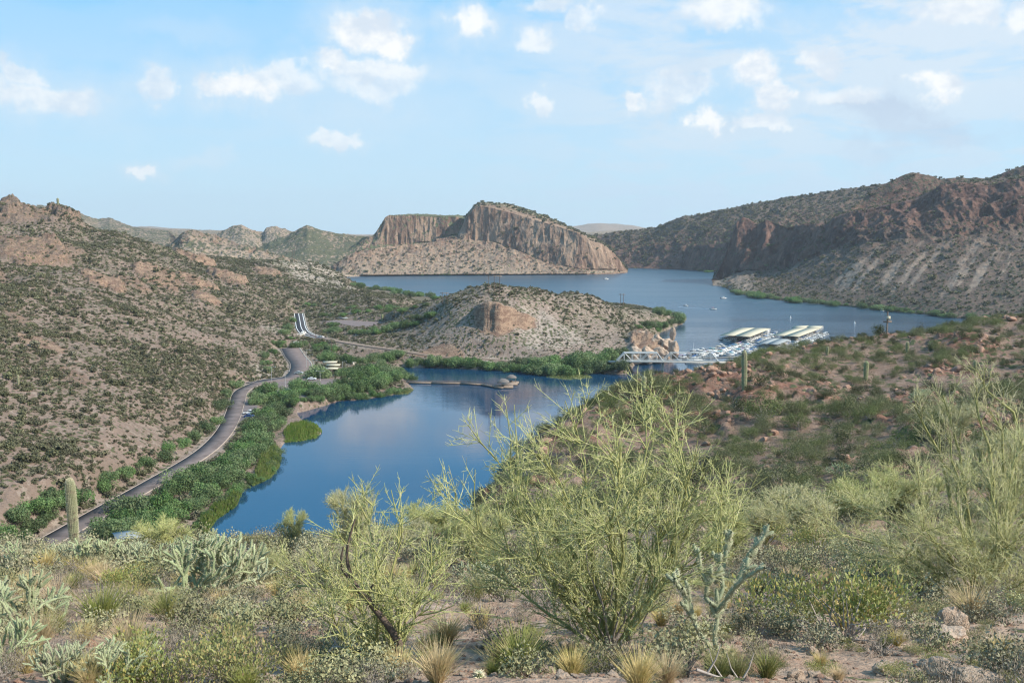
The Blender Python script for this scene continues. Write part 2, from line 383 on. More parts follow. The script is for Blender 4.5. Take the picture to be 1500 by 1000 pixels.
shore_w = [PZ(-900, 1000), PZ(190, 850), PZ(262, 800), PZ(320, 748), PZ(366, 708), PZ(402, 688), PZ(408, 660), PZ(418, 646), PZ(445, 644), PZ(470, 636), PZ(471, 628), PZ(446, 620), PZ(436, 608), PZ(432, 594), PZ(470, 588), PZ(520, 586), PZ(560, 581),
           PZ(585, 576), PZ(606, 570), PZ(598, 562), PZ(588, 552), PZ(575, 542), PZ(590, 538), PZ(640, 538), PZ(700, 541), PZ(745, 543), PZ(790, 549), PZ(830, 551), PZ(870, 546), PZ(905, 545), PZ(925, 540), PZ(930, 534), PZ(950, 532), PZ(978, 531), PZ(990, 524), PZ(985, 508), PZ(960, 498),
           PZ(965, 488), PZ(1000, 474), PZ(1006, 466), PZ(985, 458), PZ(930, 446), PZ(800, 440), PZ(700, 436), PZ(640, 436), PZ(610, 432), PZ(560, 425), PZ(520, 416), PZ(480, 404), PZ(480, 398), PZ(-900, 398), PZ(-3000, 700)]
ctrl = []
for px, py, D in [(-300, 790, 235), (-300, 700, 290), (-300, 600, 330), (-300, 500, 410), (-300, 400, 600), (-300, 330, 850), (-300, 268, 950), (-600, 250, 950), (-600, 400, 560), (-600, 560, 340),
                  (0, 800, 252), (0, 700, 285), (0, 600, 340), (0, 500, 430), (0, 440, 540), (0, 405, 620), (0, 372, 740), (0, 330, 900), (0, 293, 1000), (50, 300, 1010), (98, 298, 1040), (80, 350, 860), (120, 400, 680), (100, 480, 470), (100, 600, 355), (100, 700, 300),
                  (140, 330, 1070), (175, 345, 1080), (200, 360, 1000), (200, 400, 760), (200, 440, 640), (200, 500, 520), (200, 600, 400), (200, 660, 355), (235, 366, 1090),
                  (300, 600, 440), (300, 540, 530), (300, 480, 660), (300, 430, 820), (300, 400, 960), (300, 383, 1080), (350, 390, 1120), (350, 500, 640), (370, 450, 820), (260, 640, 395),
                  (400, 545, 600), (400, 520, 650), (400, 480, 760), (400, 440, 900), (400, 410, 1060), (400, 391, 1180), (440, 382, 1250), (480, 394, 1250), (510, 415, 1230), (470, 425, 1080),
                  (540, 428, 1000), (500, 436, 1000), (560, 445, 930), (520, 455, 890), (600, 437, 980), (600, 475, 775), (600, 505, 722), (610, 450, 790), (650, 480, 716), (650, 510, 682),
                  (656, 441, 752), (690, 431, 738), (730, 427, 733), (770, 427, 748), (810, 431, 775), (850, 438, 805), (920, 446, 880), (970, 453, 945), (720, 470, 700), (720, 500, 672), (780, 470, 715), (850, 480, 730), (850, 512, 675), (780, 522, 660), (900, 485, 750), (900, 515, 685), (945, 500, 700), (950, 470, 860), (965, 515, 690)]:
    ctrl.append(P(px, py, D))
for px, D, z in [(-300, 1300, 60), (0, 1500, 70), (100, 1400, 80), (200, 1350, 60), (300, 1400, 45), (400, 1500, 35), (480, 1500, 20), (520, 1400, 5), (560, 1250, 8), (640, 950, 8), (640, 1120, 4), (700, 900, 12), (700, 1100, 4), (780, 920, 12), (780, 1120, 4), (850, 980, 8), (850, 1120, 3), (930, 1100, 3)]:
    ctrl.append(P(px, 340, D)); ctrl[-1][2] = z
for L in (road_main, road_park, road_upper): ctrl += [p for p in L[::8]]
for p in shore_w[2:-4]: ctrl.append(np.array([p[0], p[1], .8]))
ctrl += [PZ(470, 560, 4.5), PZ(520, 560, 3.5), PZ(560, 565, 2.5), PZ(540, 535, 4), PZ(560, 520, 5), PZ(385, 600, 3), PZ(370, 650, 3), PZ(330, 700, 3), PZ(240, 750, 3), PZ(160, 800, 3), PZ(200, 790, 3.2)]
_c = []
for p in ctrl:
    if all(np.hypot(*(p-q)[:2]) > 3 for q in _c): _c.append(p)
WG = Grid(_c, 0.0, (-420-750)/F, (1040-750)/F, 215, 1700, 620, 500, lam=2e-3)
def build_west():
    g = WG; X, Y, Z = g.X, g.Y, g.Z
    sd = poly_sd(X, Y, shore_w).reshape(X.shape); g.sd = sd
    hi = sstep(Z, 6, 40)
    far = sstep(Y, 350, 1000)
    Z = Z+hi*(8*fbm(XYZ(X/75, Y/75), 4, .5)+2.4*fbm(XYZ(X/17, Y/17, 3), 3)+2.5*(fbm(XYZ(X/48+.3*Z/20, Y/60, 9), 3, ridged=True)-.3))
    Z = Z+sstep(Z, 3, 12)*(.9*fbm(XYZ(X/22, Y/22, 5), 3)+.35*fbm(XYZ(X/5, Y/5, 6), 3))
    m = np.zeros(X.shape+(3,)); px = 750+X/Y*F
    Z = Z-12*sstep(Y, 780, 960)*sstep(px, 190, 120)
    # rock outcrops (px centre, D, half width px, half depth m, rise, red/pale)
    outs = [(20, 760, 80, 60, 7, .55), (-60, 640, 60, 60, 6, .5), (150, 690, 34, 20, 4, .7), (190, 720, 30, 20, 2.5, .55), (95, 800, 34, 30, 3, .45), (335, 960, 30, 26, 6, .8), (285, 850, 34, 26, 4, .75), (230, 800, 36, 30, 4, .6), (300, 780, 22, 14, 3, .7), (55, 455, 36, 16, 7, .7), (100, 415, 26, 12, 4, .5), (20, 500, 22, 16, 5, .5),
            (98, 1035, 24, 26, 8, .5), (6, 1000, 30, 26, 6, .5), (45, 1015, 34, 20, 4, .4), (140, 1070, 20, 16, 2, .5), (392, 1120, 20, 22, 4, .8), (285, 1090, 30, 26, 8, .9)]
    for cx, cd, hx, hd, rise, rk in outs:
        e = ((px-cx)/hx)**2+((Y-cd)/hd)**2+.55*fbm(XYZ(X/(hd*.35), Y/(hd*.35), cx), 4)
        k = sstep(e, 1.05, .72); Z = Z+rise*k*(.75+.5*fbm(XYZ(X/7, Y/7, 1), 4, .6, True)); m[..., 0] = np.maximum(m[..., 0], rk*sstep(e, 1.5, .8))
    # orange cliff cut in the front of the peninsula hill
    cc = PZ(732, 489, 14.5); ca = PZ(690, 487, 13); cb = PZ(775, 478, 17)
    pxn = px+9*fbm(XYZ(X/11, Y/11, 31), 3); w = sstep(pxn, 688, 696)*sstep(pxn, 800, 770)
    yb = np.interp(px, [684, 700, 712, 728, 740, 760, 780, 800], [704, 698, 694, 691, 694, 702, 711, 720])+7*fbm(XYZ(X/10, Y/30, 2), 4, .55, True)
    topz = np.interp(px, [684, 700, 715, 730, 750, 770, 800], [31, 38, 41.5, 41, 37, 32, 27])
    lift = np.where(Y > yb, topz+1.6*fbm(XYZ(X/5, Y/5, 4), 3)-(Y-yb)*.05, -99)*1.0
    edge = sstep(Y-yb, -1.5, 6.0)
    Z = np.where((w > .01) & (lift > Z) & (Y < 775), Z+(lift-Z)*w*edge, Z)
    m[..., 0] = np.maximum(m[..., 0], 1.2*w*sstep(Y-yb, -9, -2)*sstep(Y-yb, 12, 6))
    # rocky tip by the bridge
    tip = sstep(px, 918, 932)*sstep(px, 996, 988)*sstep(Y, 672, 690)*sstep(Y, 780, 735)
    Z = Z+tip*(7.5*np.clip(fbm(XYZ(X/13, Y/13, 8), 3, .5, True), -.2, 1)+2.5*fbm(XYZ(X/4, Y/4, 8), 3, .5, True)+1)
    m[..., 0] = np.maximum(m[..., 0], tip*.95)
    # bare cut slope left of the ramp and the pale cuts by the roads
    for cx, cd, hx, hd, ch, v in [(640, 678, 45, 14, 0, .75), (395, 590, 30, 22, 1, .8), (300, 400, 26, 18, 1, .5), (560, 690, 40, 20, 0, .45), (730, 660, 60, 14, 1, .8), (800, 700, 60, 35, 1, .8), (470, 1180, 50, 90, 1, 1), (440, 1250, 60, 90, 1, 1), (405, 760, 30, 22, 1, .7), (180, 330, 60, 18, 0, .35), (505, 1150, 22, 60, 1, .9)]:
        e = ((px-cx)/hx)**2+((Y-cd)/hd)**2+.7*fbm(XYZ(X/12, Y/12, cx), 3); m[..., ch] = np.maximum(m[..., ch], v*sstep(e, 1.2, .5))
    m[..., 1] = np.maximum(m[..., 1], .25*sstep(px, 560, 640)*sstep(Z, 4, 9)*sstep(Z, 60, 30))
    # shore
    Z = np.where(sd > 0, np.minimum(Z, .25+sd*(.34+.8*tip+.9*sstep(px, 590, 660)*sstep(Y, 610, 640))+.2*fbm(XYZ(X/4, Y/4, 7), 3)), np.maximum(-4, sd*.5))
    # flatten for the roads
    g.road = np.full(X.shape, 1e9)
    for L, hw in ((road_main, 4.2), (road_park, 7.2), (road_upper, 4.8)):
        d, zz = line_dist(X, Y, L); k = sstep(d, hw+9, hw+1.5); Z = Z*(1-k)+(zz-.12)*k; g.road = np.minimum(g.road, d-hw)
        m[..., 1] = np.maximum(m[..., 1], .7*sstep(d, hw+6, hw+1)*(1-.5*sstep(np.abs(Y-700), 0, 20)))
    ls = poly_sd(X, Y, lot_upper).reshape(X.shape); zl = np.mean([p[2] for p in lot_upper]); k = sstep(ls, -6, -.5); Z = Z*(1-k)+(np.clip(Z, zl-.0, zl+.0)-.12)*k; g.road = np.minimum(g.road, -ls)
    lp = poly_sd(X, Y, lot_park).reshape(X.shape); k = sstep(lp, -5, -.5); Z = Z*(1-k)+4.65*k; g.road = np.minimum(g.road, -lp)
    l2 = poly_sd(X, Y, lot_truck).reshape(X.shape); k = sstep(l2, -4, -.5); Z = Z*(1-k)+3.85*k; g.road = np.minimum(g.road, -l2)
    smt = sstep(Y, 860, 960)*sstep(px, 215, 150)*sstep(Z, 84, 104); m[..., 0] = np.maximum(m[..., 0], smt*.5); Z = Z+smt*(5.5*np.clip(fbm(XYZ(X/16, Y/16, 44), 4, .55, True), -.3, 1)+2*fbm(XYZ(X/5, Y/5, 4), 3, .6, True))
    g.Z = Z; g.dark = smt
    m[..., 2] = .42+.2*sstep(Y, 500, 1000)
    m[..., 2] *= 1-.8*m[..., 0]; g.m = m; g.tip = tip
    mat = ground_mat('west_ground', 3.2, (.205, .152, .125), (.175, .133, .105), (.34, .29, .245), (.155, .10, .075), (.27, .19, .135), (.08, .085, .045), bumpd=.8, speck=2.6, palef=.5, rockscale=1.0)
    px = 750+X/Y*F
    keep = (sd > -14)
    pen = (px > 585) & (Y > 600)
    struct(link('hillside', g.mesh('hillside', mat, m, keep & ~pen)))
    struct(link('peninsula_hill', g.mesh('peninsula_hill', mat, m, keep & pen)))
lot_park = [PZ(388, 566, 4.8), PZ(372, 574, 4.8), PZ(405, 576, 4.8), PZ(438, 588, 4.8), PZ(470, 580, 4.8), PZ(505, 566, 4.8), PZ(497, 556, 4.8), PZ(455, 552, 4.8), PZ(420, 552, 4.8)]
lot_truck = [PZ(350, 584, 4), PZ(374, 584, 4), PZ(378, 592, 4), PZ(374, 606, 4), PZ(372, 612, 4), PZ(345, 618, 4)]
build_west()

# --- near land: foreground bank and the ridge on the right
ctrl = []
for px in (-400, 0, 400, 750, 1100, 1500, 1900):
    for py, D in ((1000, 9.5), (940, 13), (880, 20), (832, 32)): ctrl.append(P(px, py, D))
for u in (-1.0, -.5, 0, .5, 1.0):
    for y, z in ((-5, 88.4), (1, 88.3), (4, 87.6), (6.5, 86.9)): ctrl.append(np.array([u*(y+10), y, z]))
for px, py, D in [(-200, 820, 40), (0, 812, 40), (200, 815, 41), (400, 800, 42), (560, 790, 44), (640, 780, 50), (690, 738, 75), (750, 668, 95), (800, 635, 108), (850, 612, 116), (920, 578, 128), (1000, 548, 137), (1100, 515, 150), (1200, 496, 165), (1300, 482, 170), (1400, 472, 176), (1500, 462, 182), (1700, 450, 186), (1900, 445, 190),
                  (760, 770, 52), (760, 720, 72), (900, 780, 48), (900, 715, 68), (900, 650, 92), (1000, 780, 46), (1000, 700, 72), (1000, 620, 100), (1100, 780, 46), (1100, 690, 73), (1100, 600, 100), (1200, 550, 122), (1300, 780, 46), (1300, 690, 68), (1300, 600, 98), (1300, 540, 125), (1500, 760, 48), (1500, 680, 67), (1500, 600, 92), (1500, 540, 120), (1800, 700, 60), (1800, 560, 100)]:
    ctrl.append(P(px, py, D))
for px, D, z in [(-300, 60, 66), (0, 60, 65), (200, 60, 65), (400, 62, 64), (560, 70, 61), (640, 85, 55), (690, 110, 52), (750, 130, 50), (850, 155, 48), (1000, 185, 48), (1150, 210, 50), (1300, 225, 52), (1500, 240, 52), (1900, 250, 52),
                 (-300, 100, 45), (0, 100, 43), (300, 105, 41), (500, 115, 38), (650, 150, 25), (750, 190, 15), (900, 240, 10), (1100, 290, 5), (1400, 330, 3), (1900, 350, 3), (-300, 180, 10), (0, 190, 4), (300, 200, -2), (500, 220, -4), (-300, 300, -6), (400, 330, -8), (700, 330, -8), (1000, 420, -8), (1900, 450, -8)]:
    p = P(px, 340, D); p[2] = z; ctrl.append(p)
_c = []
for p in ctrl:
    if all(np.hypot((p-q)[0], (p-q)[1]) > .6 for q in _c): _c.append(p)
NG = Grid(_c, -10.0, -1.0, 1.05, 4.5, 440, 640, 470, ku=1.3, lam=1e-3)
def build_near():
    g = NG; X, Y, Z = g.X, g.Y, g.Z
    d = sstep(Y, 30, 80)
    Z = Z+.16*fbm(XYZ(X/2.2, Y/2.2), 4)*sstep(Y, 3, 9)+.05*fbm(XYZ(X/.35, Y/.35, 3), 3)*sstep(Y, 60, 25)+d*(.9*fbm(XYZ(X/14, Y/14, 2), 4)+.35*fbm(XYZ(X/2.5, Y/2.5, 2), 3))
    m = np.zeros(X.shape+(3,)); px = 750+X/np.maximum(Y, .5)*F
    n = fbm(XYZ(X/9, Y/9, 11), 4, .6); m[..., 0] = .75*sstep(n, .05, .35)*d
    ck = d*sstep(n, .12, .2)*.8; Z = Z+ck*(.5+.5*fbm(XYZ(X/1.6, Y/1.6, 4), 3, .6, True))
    spur = sstep(px, 1250, 1000)*sstep(Y, 85, 120); Z = Z+spur*1.3*np.clip(fbm(XYZ(X/6, Y/6, 5), 4, .6, True), 0, 1)-.3*spur; m[..., 0] = np.maximum(m[..., 0], .7*spur)
    m[..., 2] = .12+.30*d; m[..., 1] = .15*(1-d)
    Z = Z-1.3*sstep(Y, 100, 140)*sstep(px, 900, 1050)-1.2*sstep(px, 1120, 1180)*sstep(px, 1420, 1300)*sstep(Y, 110, 150)
    g.Z = np.maximum(Z, -6)
    g.m = m
    mat = ground_mat('near_ground', .55, (.26, .165, .12), (.32, .225, .165), (.47, .38, .30), (.20, .105, .075), (.28, .165, .115), (.09, .10, .045), bumpd=.6, speck=1.3, palef=.55, rockscale=2.0)
    fg = Y < 60
    struct(link('foreground_ground', g.mesh('foreground_ground', mat, m, fg)))
    mat2 = ground_mat('ridge_soil_cloud_shade', .8, (.175, .118, .09), (.215, .15, .115), (.33, .26, .21), (.15, .078, .058), (.22, .125, .09), (.075, .085, .045), bumpd=.6, speck=1.2, palef=.4, rockscale=2.0)  # darker copy of the near ground: cloud shadow over the ridge painted into its colours
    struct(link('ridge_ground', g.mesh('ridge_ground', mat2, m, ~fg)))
build_near()

# --- distant land: lofted between contours seen across the lake
def loft(name, contours, rows, nu, mat, amp, freq, masks, vstretch=None, seed=0, px0=None, px1=None, chute=False):
    """contours: lists of (px, py, D or None = on the water); one row of masks (rock,pale,scrub) per contour"""
    px0 = px0 if px0 is not None else max(c[0][0] for c in contours); px1 = px1 if px1 is not None else min(c[-1][0] for c in contours)
    pxs = np.linspace(px0, px1, nu); C = []
    for c in contours:
        pts = []
        for q in c:
            p = PZ(q[0], q[1], 0) if q[2] is None else P(q[0], q[1], q[2])
            pts.append((q[0], p[1], p[2]))
        pts = np.array(pts)
        D = np.interp(pxs, pts[:, 0], pts[:, 1]); Zc = np.interp(pxs, pts[:, 0], pts[:, 2])
        # ease the kinks
        k = max(3, nu//60) | 1; ker = np.ones(k)/k
        D = np.convolve(np.pad(D, k//2, 'edge'), ker, 'valid')
        C.append(np.stack([(pxs-750)/F*D, D, Zc], -1))
    out = []; mk = []; am = []
    for i, r in enumerate(rows):
        for t in np.linspace(0, 1, r, endpoint=(i == len(rows)-1)):
            out.append(C[i]*(1-t)+C[i+1]*t); a = np.array(masks[i])*(1-t)+np.array(masks[i+1])*t; mk.append(np.tile(a, (nu, 1))); am.append(amp[i] if np.isscalar(amp[i]) else amp[i][0]*(1-t)+amp[i][1]*t)
    G = np.array(out); mk = np.array(mk); am = np.array(am)[:, None]
    du = np.gradient(G, axis=1); dv = np.gradient(G, axis=0); Nn = np.cross(du, dv); Nn /= np.linalg.norm(Nn, axis=-1)[..., None]+1e-9
    q = G.copy(); q[..., 2] *= (vstretch or 1.0)
    n = fbm(q/freq+seed, 5, .52)+.7*fbm(q/(freq*.42)+seed+5, 4, .5, True)-.15
    G2 = G+Nn*(n*am)[..., None]
    G2[0, :, 2] = np.minimum(G2[0, :, 2], -3)
    nz = G2.shape[0]; i = np.arange(nz-1)[:, None]*nu; j = np.arange(nu-1)[None]
    f = np.stack([i+j, i+j+1, i+nu+j+1, i+nu+j], -1).reshape(-1, 4)
    me = mesh_np(name, G2.reshape(-1, 3), f, mat, smooth=True)
    sl = np.cross(np.gradient(G2, axis=1), np.gradient(G2, axis=0)); sl /= np.linalg.norm(sl, axis=-1)[..., None]+1e-9
    st = sstep(np.abs(sl[..., 2]), .55, .3); mk2 = mk.copy(); mk2[..., 2] *= 1-.75*st; mk2[..., 0] = np.clip(mk2[..., 0]+.5*st*(mk2[..., 0] > .05), 0, 1)
    if chute:
        J_, I_ = np.meshgrid(np.arange(nu), np.arange(nz)); rr = I_/rows[0]; c_ = fbm(XYZ((J_-I_*.85)/8.0, I_/40.0, 4), 3, .6); k_ = sstep(c_, .12, .42)*sstep(rr, .12, .3)*sstep(rr, 1.05, .85)
        tipk = sstep(J_+rr*8, 75, 40)*sstep(rr, 1.15, .8); mk2[..., 1] = np.maximum(mk2[..., 1], tipk); mk2[..., 2] *= 1-.7*tipk
        mk2[..., 1] = np.clip(mk2[..., 1]+.9*k_, 0, 1); mk2[..., 2] *= 1-.75*k_
    set_mask(me, mk2.reshape(-1, 3)); o = struct(link(name, me)); o2 = (G2, mk2, o); return o2
M_mesa = ground_mat('mesa_rock', 9, (.235, .175, .13), (.265, .20, .15), (.40, .33, .26), (.155, .10, .075), (.265, .19, .138), (.10, .11, .06), stripe=True, bumpd=.6, speck=6, palef=.28, rockscale=1.9)
M_far = ground_mat('far_hill_ground', 12, (.27, .205, .155), (.24, .185, .14), (.40, .33, .26), (.19, .13, .10), (.28, .20, .145), (.095, .098, .06), bumpd=1.0, speck=7, palef=.35)
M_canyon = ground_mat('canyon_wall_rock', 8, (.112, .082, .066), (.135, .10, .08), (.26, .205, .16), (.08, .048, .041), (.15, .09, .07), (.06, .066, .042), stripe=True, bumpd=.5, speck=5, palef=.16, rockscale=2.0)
N_ = None
# far hills and plain on the left
loft('far_hills', [[(60, 400, 1900), (250, 400, 1900), (440, 393, 2280), (560, 391, 2450)],
                   [(60, 372, 2100), (250, 372, 2100), (400, 382, 2350), (500, 386, 2500), (560, 386, 2600)],
                   [(60, 300, 3200), (120, 312, 3100), (148, 322, 3200), (165, 319, 3200), (200, 334, 3000), (250, 339, 2900), (262, 350, 2500), (290, 362, 2400), (350, 372, 2350), (400, 376, 2300), (440, 366, 2700), (560, 358, 3000)],
                   [(60, 330, 4200), (560, 345, 4200)]], [20, 70, 16], 330, M_far, [3, [13, 7], 6], 70, [(0, .6, .5), (0, .2, .8), (.35, .1, .75), (.2, .2, .5)], seed=2)
loft('sunlit_hills', [[(225, 392, 1700), (440, 395, 1700)],
                      [(225, 372, 1850), (262, 352, 1850), (270, 341, 1840), (280, 339, 1840), (300, 342, 1850), (330, 349, 1850), (350, 357, 1840), (390, 368, 1820), (440, 385, 1800)],
                      [(225, 380, 2200), (440, 390, 2200)]], [60, 12], 160, M_far, [[5, 9], 4], 40, [(0, .3, .6), (.5, .2, .6), (0, 0, .3)], seed=5)
loft('cone_hills', [[(290, 380, 2500), (600, 384, 2500)],
                    [(290, 362, 2900), (320, 345, 2900), (345, 332, 2900), (356, 329, 2900), (372, 336, 2900), (386, 342, 2950), (392, 333, 2950), (402, 330, 2950), (420, 334, 2950), (440, 345, 2900), (600, 350, 2900)],
                    [(290, 370, 3400), (600, 360, 3400)]], [60, 10], 200, M_far, [[4, 10], 4], 60, [(0, .2, .6), (.3, .1, .6), (0, 0, .3)], seed=8)
loft('dark_cone_hill', [[(360, 392, 2150), (480, 394, 2150), (620, 388, 2200)],
                        [(360, 376, 2400), (395, 356, 2480), (420, 345, 2480), (440, 335, 2480), (452, 330, 2480), (470, 336, 2480), (490, 341, 2480), (520, 346, 2480), (560, 348, 2500), (620, 346, 2500)],
                        [(360, 380, 2900), (620, 360, 2900)]], [60, 10], 200, M_far, [[3, 7], 4], 60, [(0, 0, 1), (.2, 0, 1), (0, 0, .8)], seed=11)
# distant ranges
loft('distant_range', [[(-500, 352, 8500), (750, 352, 8500), (2000, 352, 8500)],
                       [(-500, 332, 9500), (130, 332, 9500), (170, 326, 9500), (200, 334, 9500), (500, 344, 9500), (530, 347, 9500), (560, 345, 9500), (800, 340, 9500), (830, 332, 9500), (856, 330, 9500), (876, 327, 9500), (895, 330, 9500), (930, 331, 9500), (960, 338, 9500), (2000, 330, 9500)],
                       [(-500, 345, 11000), (2000, 345, 11000)]], [16, 6], 420, M_far, [20, 20], 500, [(0, 0, .3)]*3, seed=3)
loft('far_plateau', [[(780, 372, 3200), (1100, 372, 3200)], [(780, 350, 4200), (840, 341, 4400), (880, 339, 4600), (920, 336, 4600), (960, 333, 4600), (1100, 320, 4600)], [(780, 348, 7000), (1100, 345, 7000)]], [30, 8], 160, M_far, [4, 4], 80, [(0, 0, .6), (0, .3, .5), (0, 0, .4)], seed=4)
# the two buttes and the slope under them
loft('left_butte', [[(500, 386, 2230), (700, 380, 2260)],
                    [(500, 374, 2300), (530, 362, 2300), (560, 358, 2310), (620, 356, 2320), (700, 352, 2320)],
                    [(500, 372, 2380), (530, 352, 2330), (548, 345, 2325), (558, 332, 2325), (566, 318, 2325), (572, 315, 2328), (600, 315, 2335), (640, 317, 2340), (668, 317, 2340), (680, 322, 2345), (700, 330, 2350)],
                    [(500, 373, 2500), (548, 347, 2500), (566, 319, 2440), (600, 313.5, 2520), (640, 315, 2520), (672, 315.5, 2520), (700, 320, 2520)],
                    [(500, 378, 2700), (700, 345, 2900)]], [14, 34, 12, 10], 240, M_mesa, [3, [6, 5], 2, 4], 26, [(0, 0, 1), (.8, 0, .7), (.6, 0, 1), (0, 0, 1), (0, 0, 1)], vstretch=.3, seed=21)
mesa = loft('great_mesa', [[(640, 403, 2125), (700, 404, 2115), (760, 403, 2105), (850, 402, 2120), (900, 400, 2160), (919, 398, 2230)],
                    [(640, 368, 2230), (675, 352, 2240), (700, 352, 2235), (730, 356, 2225), (770, 372, 2190), (800, 384, 2160), (850, 395, 2140), (900, 396, 2168), (919, 397, 2238)],
                    [(640, 350, 2262), (672, 345, 2262), (678, 330, 2258), (684, 318, 2256), (694, 307, 2254), (704, 302, 2252), (720, 304, 2246), (745, 311, 2238), (770, 318, 2225), (800, 327, 2205), (830, 336, 2185), (850, 343, 2170), (862, 352, 2170), (880, 358, 2180), (895, 368, 2195), (908, 382, 2215), (919, 396, 2242)],
                    [(640, 350, 2400), (672, 344, 2330), (684, 316, 2310), (696, 300, 2310), (706, 297, 2315), (730, 297, 2340), (752, 301, 2350), (770, 307, 2350), (800, 317, 2350), (825, 328, 2350), (850, 341, 2340), (870, 348, 2330), (895, 366, 2320), (908, 381, 2310), (919, 396, 2290)],
                    [(640, 360, 2700), (706, 340, 2800), (850, 370, 2700), (919, 396, 2400)]], [16, 80, 14, 10], 420, M_mesa, [[1, 3], [7, 5], 2, 4], 36, [(.2, .2, .4), (.6, .3, .25), (1, 0, .05), (.1, .1, .95), (0, 0, 1)], vstretch=.16, seed=31)
talus = loft('lakeside_slope', [[(486, 402, 2040), (500, 403, 2010), (540, 404.5, N_), (600, 404, N_), (650, 403, N_), (700, 403, N_), (780, 402.5, N_), (860, 401.5, N_)],
                        [(486, 401, 2060), (500, 401, 2040), (540, 402.6, 2035), (600, 402, 2055), (700, 401.3, 2075), (780, 401.3, 2100), (860, 400.6, 2115)],
                        [(486, 392, 2090), (497, 384, 2090), (510, 374, 2100), (530, 367, 2120), (570, 361, 2160), (620, 357, 2200), (680, 350, 2245), (710, 353, 2235), (750, 365, 2190), (790, 382, 2160), (830, 394, 2130), (860, 398, 2120)],
                        [(486, 390, 2200), (530, 372, 2300), (620, 360, 2320), (700, 360, 2320), (860, 398, 2160)]], [6, 50, 8], 320, M_mesa, [1, [3, 8], 4], 30, [(0, .6, .2), (.4, .2, .3), (.6, .6, .2), (0, .3, .5)], seed=41)
# right side of the lake
backr = loft('canyon_ridge', [[(862, 390, 2700), (900, 391.5, 2560), (930, 393, N_), (1000, 395, N_), (1050, 398, N_), (1100, 402, 2150), (1330, 402, 2150)],
                      [(862, 362, 2740), (900, 366, 2640), (940, 368, 2580), (1000, 362, 2450), (1050, 360, 2330), (1100, 350, 2230), (1330, 345, 2200)],
                      [(862, 345, 2800), (900, 341, 2760), (960, 333, 2700), (1000, 317, 2650), (1030, 312, 2620), (1070, 305, 2580), (1110, 297, 2540), (1150, 289, 2500), (1200, 283, 2460), (1260, 274, 2420), (1300, 269, 2400), (1330, 268, 2400)],
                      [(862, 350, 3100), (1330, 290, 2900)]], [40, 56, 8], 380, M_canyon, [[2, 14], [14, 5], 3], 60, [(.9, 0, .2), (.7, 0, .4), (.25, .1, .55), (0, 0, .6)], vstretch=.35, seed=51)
summit = loft('canyon_summit', [[(1235, 345, 1650), (1700, 330, 1550)],
                       [(1235, 312, 1700), (1262, 290, 1740), (1270, 281, 1745), (1290, 272, 1750), (1310, 259, 1750), (1330, 254, 1750), (1345, 256, 1750), (1372, 262, 1750), (1400, 260, 1740), (1440, 262, 1720), (1460, 255, 1700), (1500, 239, 1680), (1560, 225, 1660), (1700, 200, 1640)],
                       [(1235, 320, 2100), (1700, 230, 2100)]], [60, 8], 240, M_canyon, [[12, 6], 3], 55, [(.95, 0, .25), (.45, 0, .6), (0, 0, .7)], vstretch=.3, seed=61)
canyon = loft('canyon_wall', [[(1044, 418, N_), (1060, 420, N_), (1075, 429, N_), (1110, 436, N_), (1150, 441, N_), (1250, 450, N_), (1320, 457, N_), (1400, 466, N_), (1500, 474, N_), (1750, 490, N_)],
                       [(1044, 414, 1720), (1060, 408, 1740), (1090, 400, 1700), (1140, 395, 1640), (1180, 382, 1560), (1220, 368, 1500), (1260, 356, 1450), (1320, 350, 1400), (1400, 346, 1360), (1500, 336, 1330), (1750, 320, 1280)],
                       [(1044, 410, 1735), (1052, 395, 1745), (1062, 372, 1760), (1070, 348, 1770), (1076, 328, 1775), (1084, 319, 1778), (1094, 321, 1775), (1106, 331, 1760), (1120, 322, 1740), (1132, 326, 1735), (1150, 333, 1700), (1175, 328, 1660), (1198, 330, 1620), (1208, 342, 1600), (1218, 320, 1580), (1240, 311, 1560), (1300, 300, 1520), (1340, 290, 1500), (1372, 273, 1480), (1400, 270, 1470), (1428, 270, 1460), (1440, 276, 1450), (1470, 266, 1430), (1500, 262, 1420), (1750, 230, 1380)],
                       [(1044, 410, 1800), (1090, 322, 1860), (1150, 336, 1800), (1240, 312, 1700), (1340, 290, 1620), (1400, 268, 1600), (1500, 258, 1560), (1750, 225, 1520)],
                       [(1044, 412, 1900), (1240, 330, 2100), (1500, 290, 1900), (1750, 260, 1900)]], [80, 80, 8, 8], 600, M_canyon, [[1, 6], [11, 8], 3, 4], 46, [(.1, .05, .6), (.45, .05, .35), (1, 0, .15), (.2, 0, .7), (0, 0, 1)], vstretch=.3, seed=71, chute=True)

